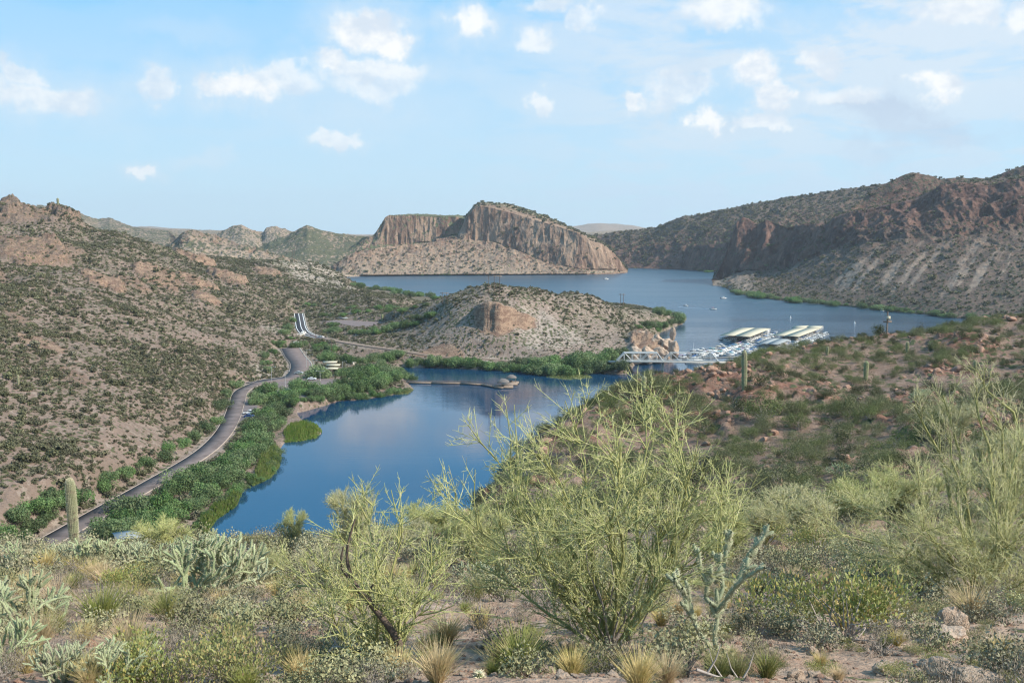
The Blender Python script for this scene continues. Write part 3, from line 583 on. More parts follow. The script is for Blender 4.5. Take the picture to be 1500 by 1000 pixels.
# --- big ground sheet and the lake
def sheet(name, z, x0, x1, y0, y1, mat):
    return struct(link(name, mesh_np(name, [(x0, y0, z), (x1, y0, z), (x1, y1, z), (x0, y1, z)], np.array([[0, 1, 2, 3]]), mat)))
M_plain = flat_mat('plain', (.33, .27, .2), .95, .3, .002)
gs = sheet('ground', -6.5, -30000, 30000, -3000, 45000, M_plain)
def water_mat():
    m, t, b, out = new_mat('lake_water')
    pos = t.n('ShaderNodeNewGeometry').outputs['Position']
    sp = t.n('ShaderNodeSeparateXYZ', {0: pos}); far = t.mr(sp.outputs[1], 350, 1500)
    n1 = t.noise(t.vmul(pos, (.35, 1.4, 1)), .55, 3, .55, .2); n2 = t.noise(t.vmul(pos, (.4, 1.2, 1)), .06, 3, .5, .4); n3 = t.noise(t.vmul(pos, (.3, 1, 1)), .012, 3, .5)
    gust = t.mr(n3, .40, .60)
    hgt = t.m('ADD', n1, t.m('MULTIPLY', n2, 1.5))
    st = t.m('MULTIPLY', t.m('ADD', .013, t.m('MULTIPLY', far, .45)), t.m('ADD', .35, t.m('MULTIPLY', gust, .8)))
    bp = t.n('ShaderNodeBump', {'Height': hgt, 'Strength': st, 'Distance': 1.1})
    t.nt.links.new(bp.outputs[0], b.inputs['Normal'])
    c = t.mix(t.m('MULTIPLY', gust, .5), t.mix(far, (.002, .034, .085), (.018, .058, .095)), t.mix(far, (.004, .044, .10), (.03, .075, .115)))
    t.nt.links.new(c, b.inputs['Base Color'])
    b.inputs['IOR'].default_value = 1.33; b.inputs['Specular IOR Level'].default_value = .78
    t.nt.links.new(t.mr(far, 0, 1, .012, .28), b.inputs['Roughness'])
    return m
M_water = water_mat()
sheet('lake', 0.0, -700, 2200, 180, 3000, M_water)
# ------------------------------------------------------------------ roads, lots, ramp
M_asph = flat_mat('asphalt', (.145, .122, .12), .9, .38, .18)
M_asph2 = flat_mat('old_asphalt', (.155, .125, .12), .92, .25, .3)
M_dark = flat_mat('new_asphalt', (.045, .045, .05), .85, .15, .3)
M_white = flat_mat('white_paint', (.78, .78, .76), .5, .06, 2)
M_conc = flat_mat('concrete', (.40, .365, .32), .85, .2, .6)
M_kerb = flat_mat('kerb_stone', (.30, .25, .215), .9, .25, .5)
M_steel = flat_mat('pale_steel_paint', (.48, .50, .49), .5, .08, .5, .2)
M_wood = flat_mat('weathered_wood', (.22, .17, .135), .85, .3, 1.5)
M_pole = flat_mat('dark_wood_pole', (.13, .095, .075), .9, .3, 1)
M_grey = flat_mat('grey_metal', (.42, .43, .44), .5, .1, 1, .4)
M_glass = flat_mat('dark_glass', (.02, .025, .03), .08, .05)
M_rubber = flat_mat('rubber', (.02, .02, .02), .8, .1)
M_cream = flat_mat('cream_metal_roof', (.46, .425, .325), .95, .07, .25)
M_groof = flat_mat('grey_metal_roof', (.25, .28, .29), .95, .1, .25)
M_brwn2 = flat_mat('weathered_grey_roof', (.15, .135, .125), .95, .15, 1)
M_brwn = flat_mat('brown_roof', (.20, .15, .12), .85, .2, 1)
def strip(name, L, w, off, mat, dz, parent=None, off2=None):
    L = np.asarray(L, float); T = np.gradient(L[:, :2], axis=0); T /= np.linalg.norm(T, axis=1)[:, None]; Nn = np.stack([-T[:, 1], T[:, 0]], -1)
    a = L.copy(); b = L.copy(); a[:, :2] += Nn*(off-w/2); b[:, :2] += Nn*(off+w/2); a[:, 2] += dz; b[:, 2] += dz
    lo = np.concatenate([a, b]); n = len(L); i = np.arange(n-1)
    V = np.concatenate([a, b, a-[0, 0, .5], b-[0, 0, .5]])
    f = [np.stack([i, i+1, n+i+1, n+i], -1)[:, ::-1], np.stack([i, i+1, 2*n+i+1, 2*n+i], -1), np.stack([n+i, n+i+1, 3*n+i+1, 3*n+i], -1)[:, ::-1]]
    return link(name, mesh_np(name, V, [np.concatenate(f)], mat), parent)
rd = struct(strip('road', road_main, 7.2, 0, M_asph, .10)); rd['label'] = 'narrow grey asphalt road curving along the foot of the hillside'
strip('kerb', road_main, .3, 3.85, M_kerb, .2, rd); strip('kerb', road_main, .25, -3.8, M_kerb, .16, rd)
rp = struct(strip('parking_road', road_park, 12.5, 0, M_asph2, .11)); strip('kerb', road_park[22:], .6, -6.7, M_conc, .25, rp); strip('kerb', road_park[30:], .35, 6.6, M_kerb, .25, rp)
ru = struct(strip('upper_road', road_upper[:46], 8.6, 0, M_asph, .10)); strip('new_asphalt', road_upper[:38], 8.4, 0, M_dark, .108, ru)
for o_, k_ in ((3.7, 44), (-3.7, 44), (.15, 38)): strip('painted_line', road_upper[:k_], .55, o_, M_white, .125, ru)
strip('kerb', road_upper[:40], .6, 5.0, M_conc, .22, ru); rb = struct(strip('bridge_road', road_upper[45:], 6.0, 0, M_brwn, .09)); strip('guard_rail', road_upper[45:], .3, -3.6, M_wood, .7, rb)
def slab(name, poly, z, mat, th=.3, parent=None):
    n = len(poly); V = np.array([(p[0], p[1], z) for p in poly]+[(p[0], p[1], z-th) for p in poly])
    me = bpy.data.meshes.new(name); me.from_pydata([tuple(v) for v in V], [], [tuple(range(n))]+[(i, (i+1) % n, n+(i+1) % n, n+i) for i in range(n)]); me.materials.append(mat); me.update()
    return link(name, me, parent)
struct(slab('parking_lot', lot_park, 4.82, M_asph2)); struct(slab('roadside_lot', lot_truck, 4.03, M_asph))
zl = float(np.mean([p[2] for p in lot_upper])); struct(slab('upper_parking_lot', lot_upper, zl+.02, M_asph2))
struct(slab('boat_ramp', [PZ(588, 538, -.1), PZ(600, 529, 1.2), PZ(614, 527, 1.5), PZ(626, 536, .0)], .9, M_conc, 1.2))
for q in ([(604, 531), (622, 527), (628, 536), (600, 539)], [(500, 518), (505, 517), (522, 533), (517, 534)], [(481, 505), (486, 505), (485, 521), (480, 522)], [(408, 497), (445, 487), (447, 490), (415, 500)]):
    pp = [WG.hit(*c) for c in q]
    if all(x is not None for x in pp): struct(slab('concrete_path', pp, float(np.mean([x[2] for x in pp]))+.25, M_conc, 2.5))
zb = WG.hit(430, 553)
# painted stop line and bays on the lot
for k in range(6):
    a = PZ(446+4*k, 572, 4.83); b = PZ(449+4*k, 565, 4.83)
    ac = Acc(); ac.rods([a], [b], .12, .12, 4)
# ------------------------------------------------------------------ truss bridge
def bridge():
    root = link('truss_bridge', None, loc=PZ(903, 528, 8)); tag(root, 'pale steel truss bridge crossing the narrow channel between island and right shore', 'bridge')
    o = np.array(root.location); zd = 8.0
    a = PZ(903, 528.5, zd); b = PZ(971, 528.5, zd); c = PZ(1052, 529, zd); e = PZ(1110, 530, zd)
    dirx = (c-a)/np.linalg.norm(c-a); nr = np.array([-dirx[1], dirx[0], 0])*2.6
    me = lambda nm, ac, m=M_steel: link(nm, ac.build(nm, m), root)
    def mem(nm, p, q, w): me(nm, Acc().bar(p-o, q-o, w))
    ac = Acc(); mid = (a+e)/2-o; ac.box(mid-[0, 0, .35], (np.linalg.norm(e-a)+10, 6.2, .45), math.atan2(e[1]-a[1], e[0]-a[0])); me('deck', ac, M_conc)
    for sd in (-1, 1):
        n = nr*sd; up = np.array([0, 0, 5.4])
        pts = lambda t: a+(b-a)*t+n
        mem('bottom_chord', a+n, b+n, .55); mem('top_chord', pts(.165)+up, pts(.865)+up, .6)
        mem('end_post', a+n, pts(.165)+up, .6); mem('end_post', pts(.865)+up, b+n, .6)
        T = [.165, .34, .515, .69, .865]
        for k, t in enumerate(T): mem('vertical', pts(t), pts(t)+up, .3)
        for k in range(4):
            p, q = (T[k], T[k+1]) if k < 2 else (T[k+1], T[k])
            mem('diagonal', pts(p)+up, pts(q), .35)
        # second span: posts rise and a light top chord runs on
        p2 = lambda t: b+(c-b)*t+n
        mem('bottom_chord', b+n, c+n, .5); mem('end_post', b+n, p2(.14)+up, .5); mem('top_chord', p2(.14)+up, p2(.87)+up, .3); mem('end_post', p2(.87)+up, c+n, .5)
        T = [.14, .32, .5, .68, .87]
        for t in T: mem('vertical', p2(t), p2(t)+up, .26)
        for k in range(4):
            p, q = (T[k], T[k+1]) if k < 2 else (T[k+1], T[k])
            mem('diagonal', p2(p)+up, p2(q), .25)
        mem('hand_rail', a+n*1.12+[0, 0, 1.1], e+n*1.12+[0, 0, 1.1], .14)
    for q in (.165, .865): mem('portal_strut', a+(b-a)*q+nr+[0, 0, 5.4], a+(b-a)*q-nr+[0, 0, 5.4], .35)
    for q, w in ((b, 1.3), (c, 1.3), (a, 3.0)):
        ac = Acc(); ac.box(q-o-[0, 0, 4.6+2], (w, 5.5, 11.5), 0, .85); me('pier', ac, M_conc)
bridge()
# ------------------------------------------------------------------ posts and poles
def lathe(ac, prof, c=(0, 0, 0), sides=10):
    th = np.arange(sides)/sides*2*math.pi; prof = np.asarray(prof, float)
    V = np.stack([prof[:, 0:1]*np.cos(th), prof[:, 0:1]*np.sin(th), np.repeat(prof[:, 1:2], sides, 1)], -1)+np.asarray(c, float)
    K = len(prof); i = np.arange(K-1)[:, None]*sides; j = np.arange(sides)[None]; j2 = (j+1) % sides
    ac.add(V.reshape(-1, 3), np.stack([i+j, i+j2, i+sides+j2, i+sides+j], -1).reshape(-1, 4)); return ac
def ground_at(px, py):
    h = WG.hit(px, py); return h if h is not None else PZ(px, py, 5)
def pole_h(name, px, pb, pt, label, cat, arms=0, grp=None, r=.17, mat=None, D=None):
    g = ground_at(px, pb) if D is None else P(px, pb, D); h = (pb-pt)*g[1]/F
    root = link(name, None, loc=g); tag(root, label, cat, grp)
    link('post', Acc().tube([(0, 0, -1), (0, 0, h)], [r, r*.7], 7, True).build('post', mat or M_pole), root)
    for k in range(arms): link('crossarm', Acc().box((0, 0, h-.5-1.3*k), (3.4, .22, .25)).build('crossarm', M_wood), root)
    for k in range(3*(arms > 0)): link('insulator', lathe(Acc(), [(.06, 0), (.12, .05), (.12, .2), (.04, .3), (0, .32)], (-1.4+1.4*k, 0, h-.35), 6).build('insulator', M_grey), root)
    return root
def h_frame(px, pb, pt, gap, label, D=None, n=2):
    g = ground_at(px, pb) if D is None else P(px, pb, D); h = (pb-pt)*g[1]/F; w = gap*g[1]/F
    root = link('power_pole_frame', None, loc=g); tag(root, label, 'power pole', 'wooden power line frames')
    for k in range(n): link('post', Acc().tube([((k-(n-1)/2)*w, 0, -3), ((k-(n-1)/2)*w, 0, h)], [.26, .18], 7, True).build('post', M_pole), root)
    link('crossarm', Acc().box((0, 0, h-.7), (w*(n-1)+3.5, .35, .38)).build('crossarm', M_wood), root)
    for k in range(3): link('insulator', lathe(Acc(), [(.1, 0), (.16, -.1), (.16, -.5), (.05, -.7), (0, -.72)], ((k-1)*(w*(n-1)+2.8)/2, 0, h-.9), 6).build('insulator', M_grey), root)
h_frame(651, 442, 428, 6, 'pair of short power poles beside the green hollow left of the peninsula hill')
h_frame(724, 431, 403, 8, 'three tall power poles standing on top of the orange-cliffed hill', n=3)
h_frame(911, 449, 430, 4, 'pair of power poles on the far end of the peninsula above the marina channel')
h_frame(509, 428, 404, 4, 'pair of power poles on the pale knoll at the lake edge left of the hill')
h_frame(430, 384, 365, 3, 'distant power pole frame on the sunlit slope above the road')
pole_h('utility_pole', 486, 523, 496, 'tall wooden utility pole beside the pale path below the upper road', 'utility pole', 1)
pole_h('utility_pole', 462, 500, 482, 'wooden utility pole where the upper road bends toward the bridge', 'utility pole', 1)
pole_h('utility_pole', 444, 519, 497, 'wooden utility pole at the head of the sloping parking road', 'utility pole', 1)
pole_h('utility_pole', 797, 514, 497, 'thin dark pole on the pale bank right of the orange cliff', 'utility pole')
pole_h('utility_pole', 789, 482, 470, 'short dark pole on the rocky flank right of the orange cliff', 'utility pole')
pole_h('utility_pole', 1095, 440, 428, 'x', 'utility pole') if 0 else None
def lamp(px, pb, pt, label, arms=2):
    g = ground_at(px, pb); h = (pb-pt)*g[1]/F
    root = link('lamp_post', None, loc=g); tag(root, label, 'lamp post', 'grey lamp posts round the parking lots')
    link('post', Acc().tube([(0, 0, -.5), (0, 0, h)], [.16, .1], 8, True).build('post', M_grey), root)
    link('base', Acc().box((0, 0, .3), (.6, .6, .6)).build('base', M_conc), root)
    for s in ((-1, 1) if arms == 2 else (1,)):
        link('arm', Acc().tube([(0, 0, h-.3), (s*.9, 0, h+.05), (s*1.9, 0, h+.1)], [.07, .07, .06], 5).build('arm', M_grey), root)
        link('lamp_head', Acc().box((s*2.2, 0, h+.08), (.9, .4, .2), 0, .7).build('lamp_head', M_grey), root)
lamp(469, 558, 543, 'two-armed lamp post at the right end of the parking lot beside the round green tree')
lamp(398, 560, 537, 'tall lamp post between the pale bank and the road junction', 1)
lamp(418, 567, 543, 'tall lamp post on the lot edge nearest the reeds', 1)
lamp(449, 538, 512, 'pale lamp post on the kerb halfway up the sloping parking road', 1)
lamp(453, 541, 519, 'pale lamp post at the lower corner of the sloping parking road', 1)
lamp(459, 539, 528, 'short lamp post between the parking road and the cream shelters', 1)
lamp(502, 541, 529, 'short lamp post right of the cream picnic shelters', 1)
lamp(507, 545, 534, 'short lamp post among the trees right of the cream shelters', 1)
# ------------------------------------------------------------------ shelters and fishing dock
def shelter(px, py, w, d, h, rz, mat, label, grp=None, loc=None, hip=False):
    g = ground_at(px, py) if loc is None else np.array(loc)
    root = link('picnic_shelter', None, loc=g, rot=(0, 0, rz)); tag(root, label, 'shelter', grp)
    ac = Acc(); t = .18
    if hip:
        V = [(-w/2, -d/2, h), (w/2, -d/2, h), (w/2, d/2, h), (-w/2, d/2, h), (-w*.12, 0, h+w*.28), (w*.12, 0, h+w*.28), (-w/2, -d/2, h-t), (w/2, -d/2, h-t), (w/2, d/2, h-t), (-w/2, d/2, h-t)]
        ac.add(V, [(0, 1, 5, 4), (2, 3, 4, 5), (0, 6, 7, 1), (1, 7, 8, 2), (2, 8, 9, 3), (3, 9, 6, 0), (6, 9, 8, 7)]); ac.add(V, [(1, 2, 5), (3, 0, 4)])
    else:
        r = h+d*.09; V = [(-w/2, -d/2, h), (w/2, -d/2, h), (w/2, 0, r), (-w/2, 0, r), (w/2, d/2, h), (-w/2, d/2, h)]; V += [(x, y, z-t) for x, y, z in V]
        ac.add(V, [(0, 1, 2, 3), (3, 2, 4, 5), (6, 9, 8, 7), (9, 11, 10, 8), (0, 6, 7, 1), (4, 10, 11, 5), (1, 7, 8, 2), (2, 8, 10, 4), (3, 9, 6, 0), (5, 11, 9, 3)])
    link('roof', ac.build('roof', mat), root)
    for sx in (-1, 1):
        for sy in (-1, 1): link('post', Acc().box((sx*(w/2-.5), sy*(d/2-.5), h/2-.4), (.2, .2, h+.6)).build('post', M_wood), root)
    link('table', Acc().box((0, 0, .75), (1.8, .8, .08)).box((0, 0, .4), (.9, .5, .62)).build('table', M_wood), root); link('bench', Acc().box((0, .85, .42), (1.8, .3, .08)).box((0, .85, .2), (1.5, .2, .4)).build('bench', M_wood), root)
    return root
G_ = 'cream roofed shelters by the lot'
shelter(486, 546, 8.5, 6, 2.9, 0, M_cream, 'cream roofed picnic shelter, lowest of the three beside the round green tree', G_)
shelter(489, 541, 8.5, 6, 2.9, 0, M_cream, 'cream roofed picnic shelter, middle of the three beside the parking lot', G_)
shelter(484, 536.5, 9, 6, 2.9, 0, M_cream, 'cream roofed picnic shelter, uppermost of the three beside the parking lot', G_)
sg = PZ(195, 790, 5.2); shelter(0, 0, 10, 8, 3.2, R(28), M_groof, 'grey roofed shelter below the slope, seen over pale bushes right of the saguaro', None, loc=(sg[0], sg[1], 3.6))
def dock():
    root = link('fishing_dock', None, loc=PZ(600, 561, .5)); tag(root, 'long low floating fishing dock reaching from the wooded point into the cove', 'dock'); o = np.array(root.location)
    pts = [PZ(592, 560, .5), PZ(632, 560.5, .5), PZ(675, 561, .5), PZ(706, 563, .5), PZ(736, 568, .5)]
    for a, b in zip(pts[:-1], pts[1:]):
        ang = math.atan2(b[1]-a[1], b[0]-a[0]); L = np.linalg.norm(b-a); m = (a+b)/2-o
        link('deck_section', Acc().box(m, (L-.3, 2.6, .5), ang).build('deck_section', M_wood), root)
        for s in (-1, 1):
            n = np.array([-math.sin(ang), math.cos(ang), 0])*1.2*s
            link('railing', Acc().bar(a-o+n+[0, 0, 1.2], b-o+n+[0, 0, 1.2], .12).bar(a-o+n+[0, 0, .7], b-o+n+[0, 0, .7], .08).build('railing', M_wood), root)
            k = int(L//3)
            ps = np.array([a-o+n+(b-a)*t for t in np.linspace(0, 1, k+1)]); link('railing_posts', Acc().rods(ps, ps+[0, 0, 1.25], .07, .07, 4).build('railing_posts', M_wood), root)
    for q, s in ((PZ(738, 566, .5), 11), (PZ(747, 562, .5), 9)):
        link('platform', Acc().box(q-o, (s, s*.8, .55)).build('platform', M_wood), root)
    return root
dock()
for px, py, w, lb in ((737, 565.5, 7.0, 'brown hip-roofed shade shelter at the bend of the fishing dock, nearer of two'), (749, 559, 6.2, 'brown hip-roofed shade shelter at the far tip of the fishing dock')):
    q = PZ(px, py, .7); shelter(0, 0, w, w, 2.7, 0, M_brwn2, lb, 'shade shelters on the fishing dock', loc=q, hip=True)
link('platform', Acc().box((0, 0, 0), (9, 7, .5)).build('platform', M_wood), bpy.data.objects['fishing_dock'], loc=PZ(749, 560, .5)-np.array(bpy.data.objects['fishing_dock'].location))
# ------------------------------------------------------------------ cars
CM = {}
def carpaint(c):
    if c not in CM: CM[c] = flat_mat('car_paint', c, .25, .04)
    return CM[c]
def prism(ac, prof, w, y0=0.0, top=1.0, zt=None):
    """side profile (x,z) extruded over width w, narrowed to top*w above zt"""
    n = len(prof); prof = np.asarray(prof, float)
    hw = np.where(prof[:, 1] > (zt if zt is not None else 1e9), w/2*top, w/2)
    V = np.concatenate([np.stack([prof[:, 0], -hw+y0, prof[:, 1]], -1), np.stack([prof[:, 0], hw+y0, prof[:, 1]], -1)])
    i = np.arange(n); j = (i+1) % n; ac.add(V, np.stack([i, j, n+j, n+i], -1))
    c = prof.mean(0); 
    for s, off in ((-1, 0), (1, n)):
        Vc = np.vstack([V[off:off+n], [c[0], s*w/2*.97+y0, c[1]]]); f = np.stack([i, j, np.full(n, n)], -1); ac.add(Vc, f if s > 0 else f[:, ::-1])
    return ac
def vehicle(kind, col, loc, rz, label, grp=None, sc=1.0):
    root = link('pickup_truck' if kind == 'pickup' else 'parked_car' if kind == 'car' else 'van', None, loc=loc, rot=(0, 0, rz), scale=sc); tag(root, label, {'pickup': 'pickup truck', 'car': 'car', 'van': 'van'}[kind], grp)
    P_ = {'pickup': ([(-2.7, .45), (-2.75, 1.05), (-.75, 1.08), (1.25, 1.12), (2.55, 1.0), (2.75, .75), (2.7, .4)], [(-.85, 1.06), (-.6, 1.75), (.55, 1.78), (1.25, 1.1)], (1.75, -1.7)),
          'car': ([(-2.2, .35), (-2.25, .85), (-1.9, .98), (1.0, .95), (2.1, .78), (2.25, .5), (2.2, .32)], [(-1.75, .95), (-1.1, 1.42), (.2, 1.45), (1.05, .94)], (1.4, -1.35)),
          'van': ([(-2.6, .4), (-2.65, 1.2), (2.3, 1.15), (2.65, .8), (2.6, .4)], [(-2.62, 1.18), (-2.55, 2.2), (1.3, 2.25), (2.1, 1.14)], (1.7, -1.6))}[kind]
    m = carpaint(col); w = 1.9
    link('body', prism(Acc(), P_[0], w).build('body', m), root)
    link('cabin', prism(Acc(), P_[1], w*.96, top=.82, zt=1.3).build('cabin', m), root)
    c = np.array(P_[1]); mid = c.mean(0); g = (c-mid)*[.86, .62]+mid+[0, .06]
    link('side_windows', prism(Acc(), g, w*.965, top=.9, zt=1.3).build('side_windows', M_glass), root)
    a, b = c[-2], c[-1]; ws = Acc(); ww = w*.36
    pt = lambda t, s, o: ((a+(b-a)*t)[0]+o, s*ww, (a+(b-a)*t)[1]+o*.6)
    ws.add([pt(.12, -1, .03), pt(.12, 1, .03), pt(.85, 1.1, .03), pt(.85, -1.1, .03)], [(0, 1, 2, 3)]); link('windscreen', ws.build('windscreen', M_glass), root)
    for x in P_[2]:
        for s in (-1, 1):
            wh = link('wheel', None if 0 else Acc().tube([(x, s*.72, .36), (x, s*.98, .36)], .36, 12, True).build('wheel', M_rubber), root)
            link('rim', Acc().tube([(x, s*.97, .36), (x, s*1.0, .36)], .2, 8, True).build('rim', M_grey), wh)
    for s in (-1, 1):
        link('headlight', Acc().box((P_[0][-2][0]-.02, s*.68, .68), (.12, .32, .16)).build('headlight', M_white), root)
    if kind == 'pickup': link('cargo_bed', Acc().box((-1.75, 0, 1.1), (1.75, 1.5, .05)).build('cargo_bed', M_rubber), root)
    return root
vehicle('pickup', (.75, .76, .76), PZ(366, 606, 4.05), R(4), 'white pickup truck parked behind the blue car beside the lakeside road', None, 1.12)
vehicle('car', (.02, .05, .16), PZ(365.5, 611, 4.05), R(4), 'dark blue car parked in front of the white pickup beside the road', None, 1.1)
vehicle('car', (.42, .47, .48), PZ(438, 547.5, 5.35), R(-8), 'silver car parked at the left of the round green tree', None, 1.15)
vehicle('car', (.68, .72, .74), PZ(457, 556, 4.85), R(0), 'white car on the lower lot left of the two-armed lamp', None, 1.1)
q = ground_at(445, 490); vehicle('van', (.72, .72, .68), q+[0, 0, .2], R(80), 'white van stopped at the foot of the white-lined upper road', None, 1.1)
q = ground_at(470, 494.5); vehicle('car', (.7, .7, .68), q+[0, 0, .2], R(-20), 'small white car on the upper road heading toward the bridge')
q = ground_at(501, 467.5); vehicle('pickup', (.14, .16, .18), q+[-2, 0, .2], 0, 'dark pickup truck parked beside the white one on the upper lot')
vehicle('pickup', (.76, .76, .74), q+[3.4, 0, .2], 0, 'white pickup truck parked at the right of the dark one on the upper lot')
q = ground_at(434, 503); vehicle('car', (.72, .74, .74), q+[0, 0, .2], R(10), 'white car just above the top end of the parking road')
# ------------------------------------------------------------------ marina
def hull(ac, L, w, h):
    xs = np.array([-.5, -.25, .05, .3, .45, .5])*L; ws = np.array([.46, .5, .5, .36, .13, .01])*w; V = []
    for x, q, r in zip(xs, ws, [0, 0, 0, .06, .14, .2]): V += [(x, -q, h+r*h), (x-.03*L, -q*.62, .0), (x-.03*L, q*.62, .0), (x, q, h+r*h)]
    n = len(xs); f = []
    for i in range(n-1):
        for j in range(3): f.append((i*4+j, i*4+j+1, i*4+j+5, i*4+j+4))
        f.append((i*4+3, i*4, i*4+4, i*4+7))
    f.append((0, 3, 2, 1)); ac.add(V, f); return ac
def boat_proto(kind, colr, hullc, label):
    root = link({'cruiser': 'cabin_cruiser', 'runabout': 'motorboat', 'pontoon': 'pontoon_boat', 'houseboat': 'houseboat'}[kind], None); tag(root, label, {'cruiser': 'boat', 'runabout': 'boat', 'pontoon': 'boat', 'houseboat': 'houseboat'}[kind])
    hm = flat_mat('boat_hull', hullc, .3, .05); cm = flat_mat('boat_canvas', colr, .7, .08)
    if kind in ('runabout', 'cruiser'):
        L, w = (6.4, 2.4) if kind == 'runabout' else (8.6, 2.9)
        link('hull', hull(Acc(), L, w, 1.0 if kind == 'runabout' else 1.35).build('hull', hm), root)
        if kind == 'runabout':
            link('canopy', Acc().box((-.7, 0, 2.15), (2.7, 2.1, .16), 0, .9).build('canopy', cm), root)
            for s in (-1, 1): link('canopy_frame', Acc().rods([(-1.9, s, .9), (.5, s, .9)], [(-1.8, s, 2.1), (.4, s, 2.1)], .04, .04, 4).build('canopy_frame', M_grey), root)
            link('windscreen', Acc().box((.9, 0, 1.35), (.5, 1.8, .5), 0, .6).build('windscreen', M_glass), root)
            link('outboard_motor', Acc().box((-3.35, 0, 1.0), (.5, .5, .9), 0, .8).build('outboard_motor', M_rubber), root)
        else:
            link('cabin', Acc().box((.2, 0, 1.9), (4.2, 2.2, 1.1), 0, .85).build('cabin', hm), root)
            link('cabin_windows', Acc().box((.2, 0, 2.0), (3.9, 2.16, .4), 0, .96).build('cabin_windows', M_glass), root)
            link('canopy', Acc().box((-1.0, 0, 3.1), (3.0, 2.3, .16), 0, .9).build('canopy', cm), root)
            link('canopy_frame', Acc().rods([(-2.3, -1, 1.3), (-2.3, 1, 1.3), (.3, -1, 2.3), (.3, 1, 2.3)], [(-2.2, -1, 3.1), (-2.2, 1, 3.1), (.3, -1, 3.1), (.3, 1, 3.1)], .05, .05, 4).build('canopy_frame', M_grey), root)
    else:
        L, w = (7.4, 2.7) if kind == 'pontoon' else (13, 4.2)
        for s in (-1, 1): link('pontoon', Acc().tube([(-L/2, s*w*.36, .25), (L/2-.6, s*w*.36, .25), (L/2, s*w*.36, .5)], [.36, .36, .08], 8, True).build('pontoon', M_grey), root)
        link('deck', Acc().box((0, 0, .68), (L, w, .16)).build('deck', M_grey), root)
        if kind == 'pontoon':
            link('fence', Acc().box((0, w/2-.05, 1.05), (L*.9, .06, .6)).box((0, -w/2+.05, 1.05), (L*.9, .06, .6)).box((-L*.45, 0, 1.05), (.06, w*.9, .6)).build('fence', hm), root)
            link('canopy', Acc().box((-.8, 0, 2.75), (4.2, w*.95, .16), 0, .92).build('canopy', cm), root)
            link('canopy_frame', Acc().rods([(-2.7, s, .8) for s in (-1.2, 1.2)]+[(1.1, s, .8) for s in (-1.2, 1.2)], [(-2.7, s, 2.7) for s in (-1.2, 1.2)]+[(1.1, s, 2.7) for s in (-1.2, 1.2)], .04, .04, 4).build('canopy_frame', M_grey), root)
        else:
            link('cabin', Acc().box((0, 0, 1.95), (L*.72, w*.88, 2.4), 0, .98).build('cabin', hm), root)
            for k in range(4): link('window', Acc().box((-3+2*k, 0, 2.2), (1.2, w*.88+.04, .7)).build('window', M_glass), root)
            link('roof', Acc().box((0, 0, 3.25), (L*.86, w, .18)).build('roof', hm), root)
            link('canopy', Acc().box((-1, 0, 4.9), (4.4, w*.8, .14)).build('canopy', cm), root)
            link('canopy_frame', Acc().rods([(-3, s, 3.3) for s in (-1.4, 1.4)]+[(1, s, 3.3) for s in (-1.4, 1.4)], [(-3, s, 4.9) for s in (-1.4, 1.4)]+[(1, s, 4.9) for s in (-1.4, 1.4)], .05, .05, 4).build('canopy_frame', M_grey), root)
    return root
bdir = np.array([.44, .9, 0]); bdir /= np.linalg.norm(bdir); adir = np.array([bdir[1], -bdir[0], 0]); bang = math.atan2(bdir[1], bdir[0])
Wh = (.52, .52, .51)
PR = [boat_proto('runabout', (.03, .13, .36), Wh, ''), boat_proto('runabout', (.75, .74, .70), Wh, ''), boat_proto('cruiser', (.70, .71, .72), Wh, ''), boat_proto('pontoon', (.5, .42, .32), (.68, .68, .66), ''), boat_proto('runabout', (.30, .17, .36), (.7, .7, .7), ''), boat_proto('pontoon', (.05, .28, .34), (.7, .71, .72), ''), boat_proto('cruiser', (.04, .12, .3), (.75, .75, .74), ''), boat_proto('runabout', (.36, .08, .07), Wh, ''), boat_proto('houseboat', (.6, .6, .58), (.74, .74, .72), '')]
PN = ['motorboat with blue canopy', 'motorboat with white canopy', 'white cabin cruiser with pale canopy', 'pontoon boat with tan canopy', 'white motorboat with purple canopy', 'pontoon boat with teal canopy', 'white cabin cruiser with navy canopy', 'white motorboat with dark red canopy', 'white flat-roofed houseboat']
br = random.Random(5); used = set()
def put_boat(k, loc, rz, label, grp, sc=1.0):
    if k not in used:
        used.add(k); r = PR[k]; r.location = tuple(loc); r.rotation_euler = (0, 0, rz); r.scale = (sc,)*3; r['label'] = label
        if grp: r['group'] = grp
        return r
    r = copy_thing(PR[k], loc, rz, sc, label, grp)
    if not grp and 'group' in r: del r['group']
    return r
DECKM = flat_mat('pale_dock_boards', (.30, .285, .26), .85, .2, 1)
piers = [((1006, 524.5), 62, 'pier nearest the truss bridge'), ((1030, 523), 78, 'second pier from the truss bridge'), ((1056, 520.5), 88, 'pier ending at the left cream roof'), ((1084, 517), 62, 'pier just left of the small grey roof'), ((1112, 513), 34, 'pier beside the small grey roof'), ((1138, 507), 40, 'pier behind the ridge bushes')]
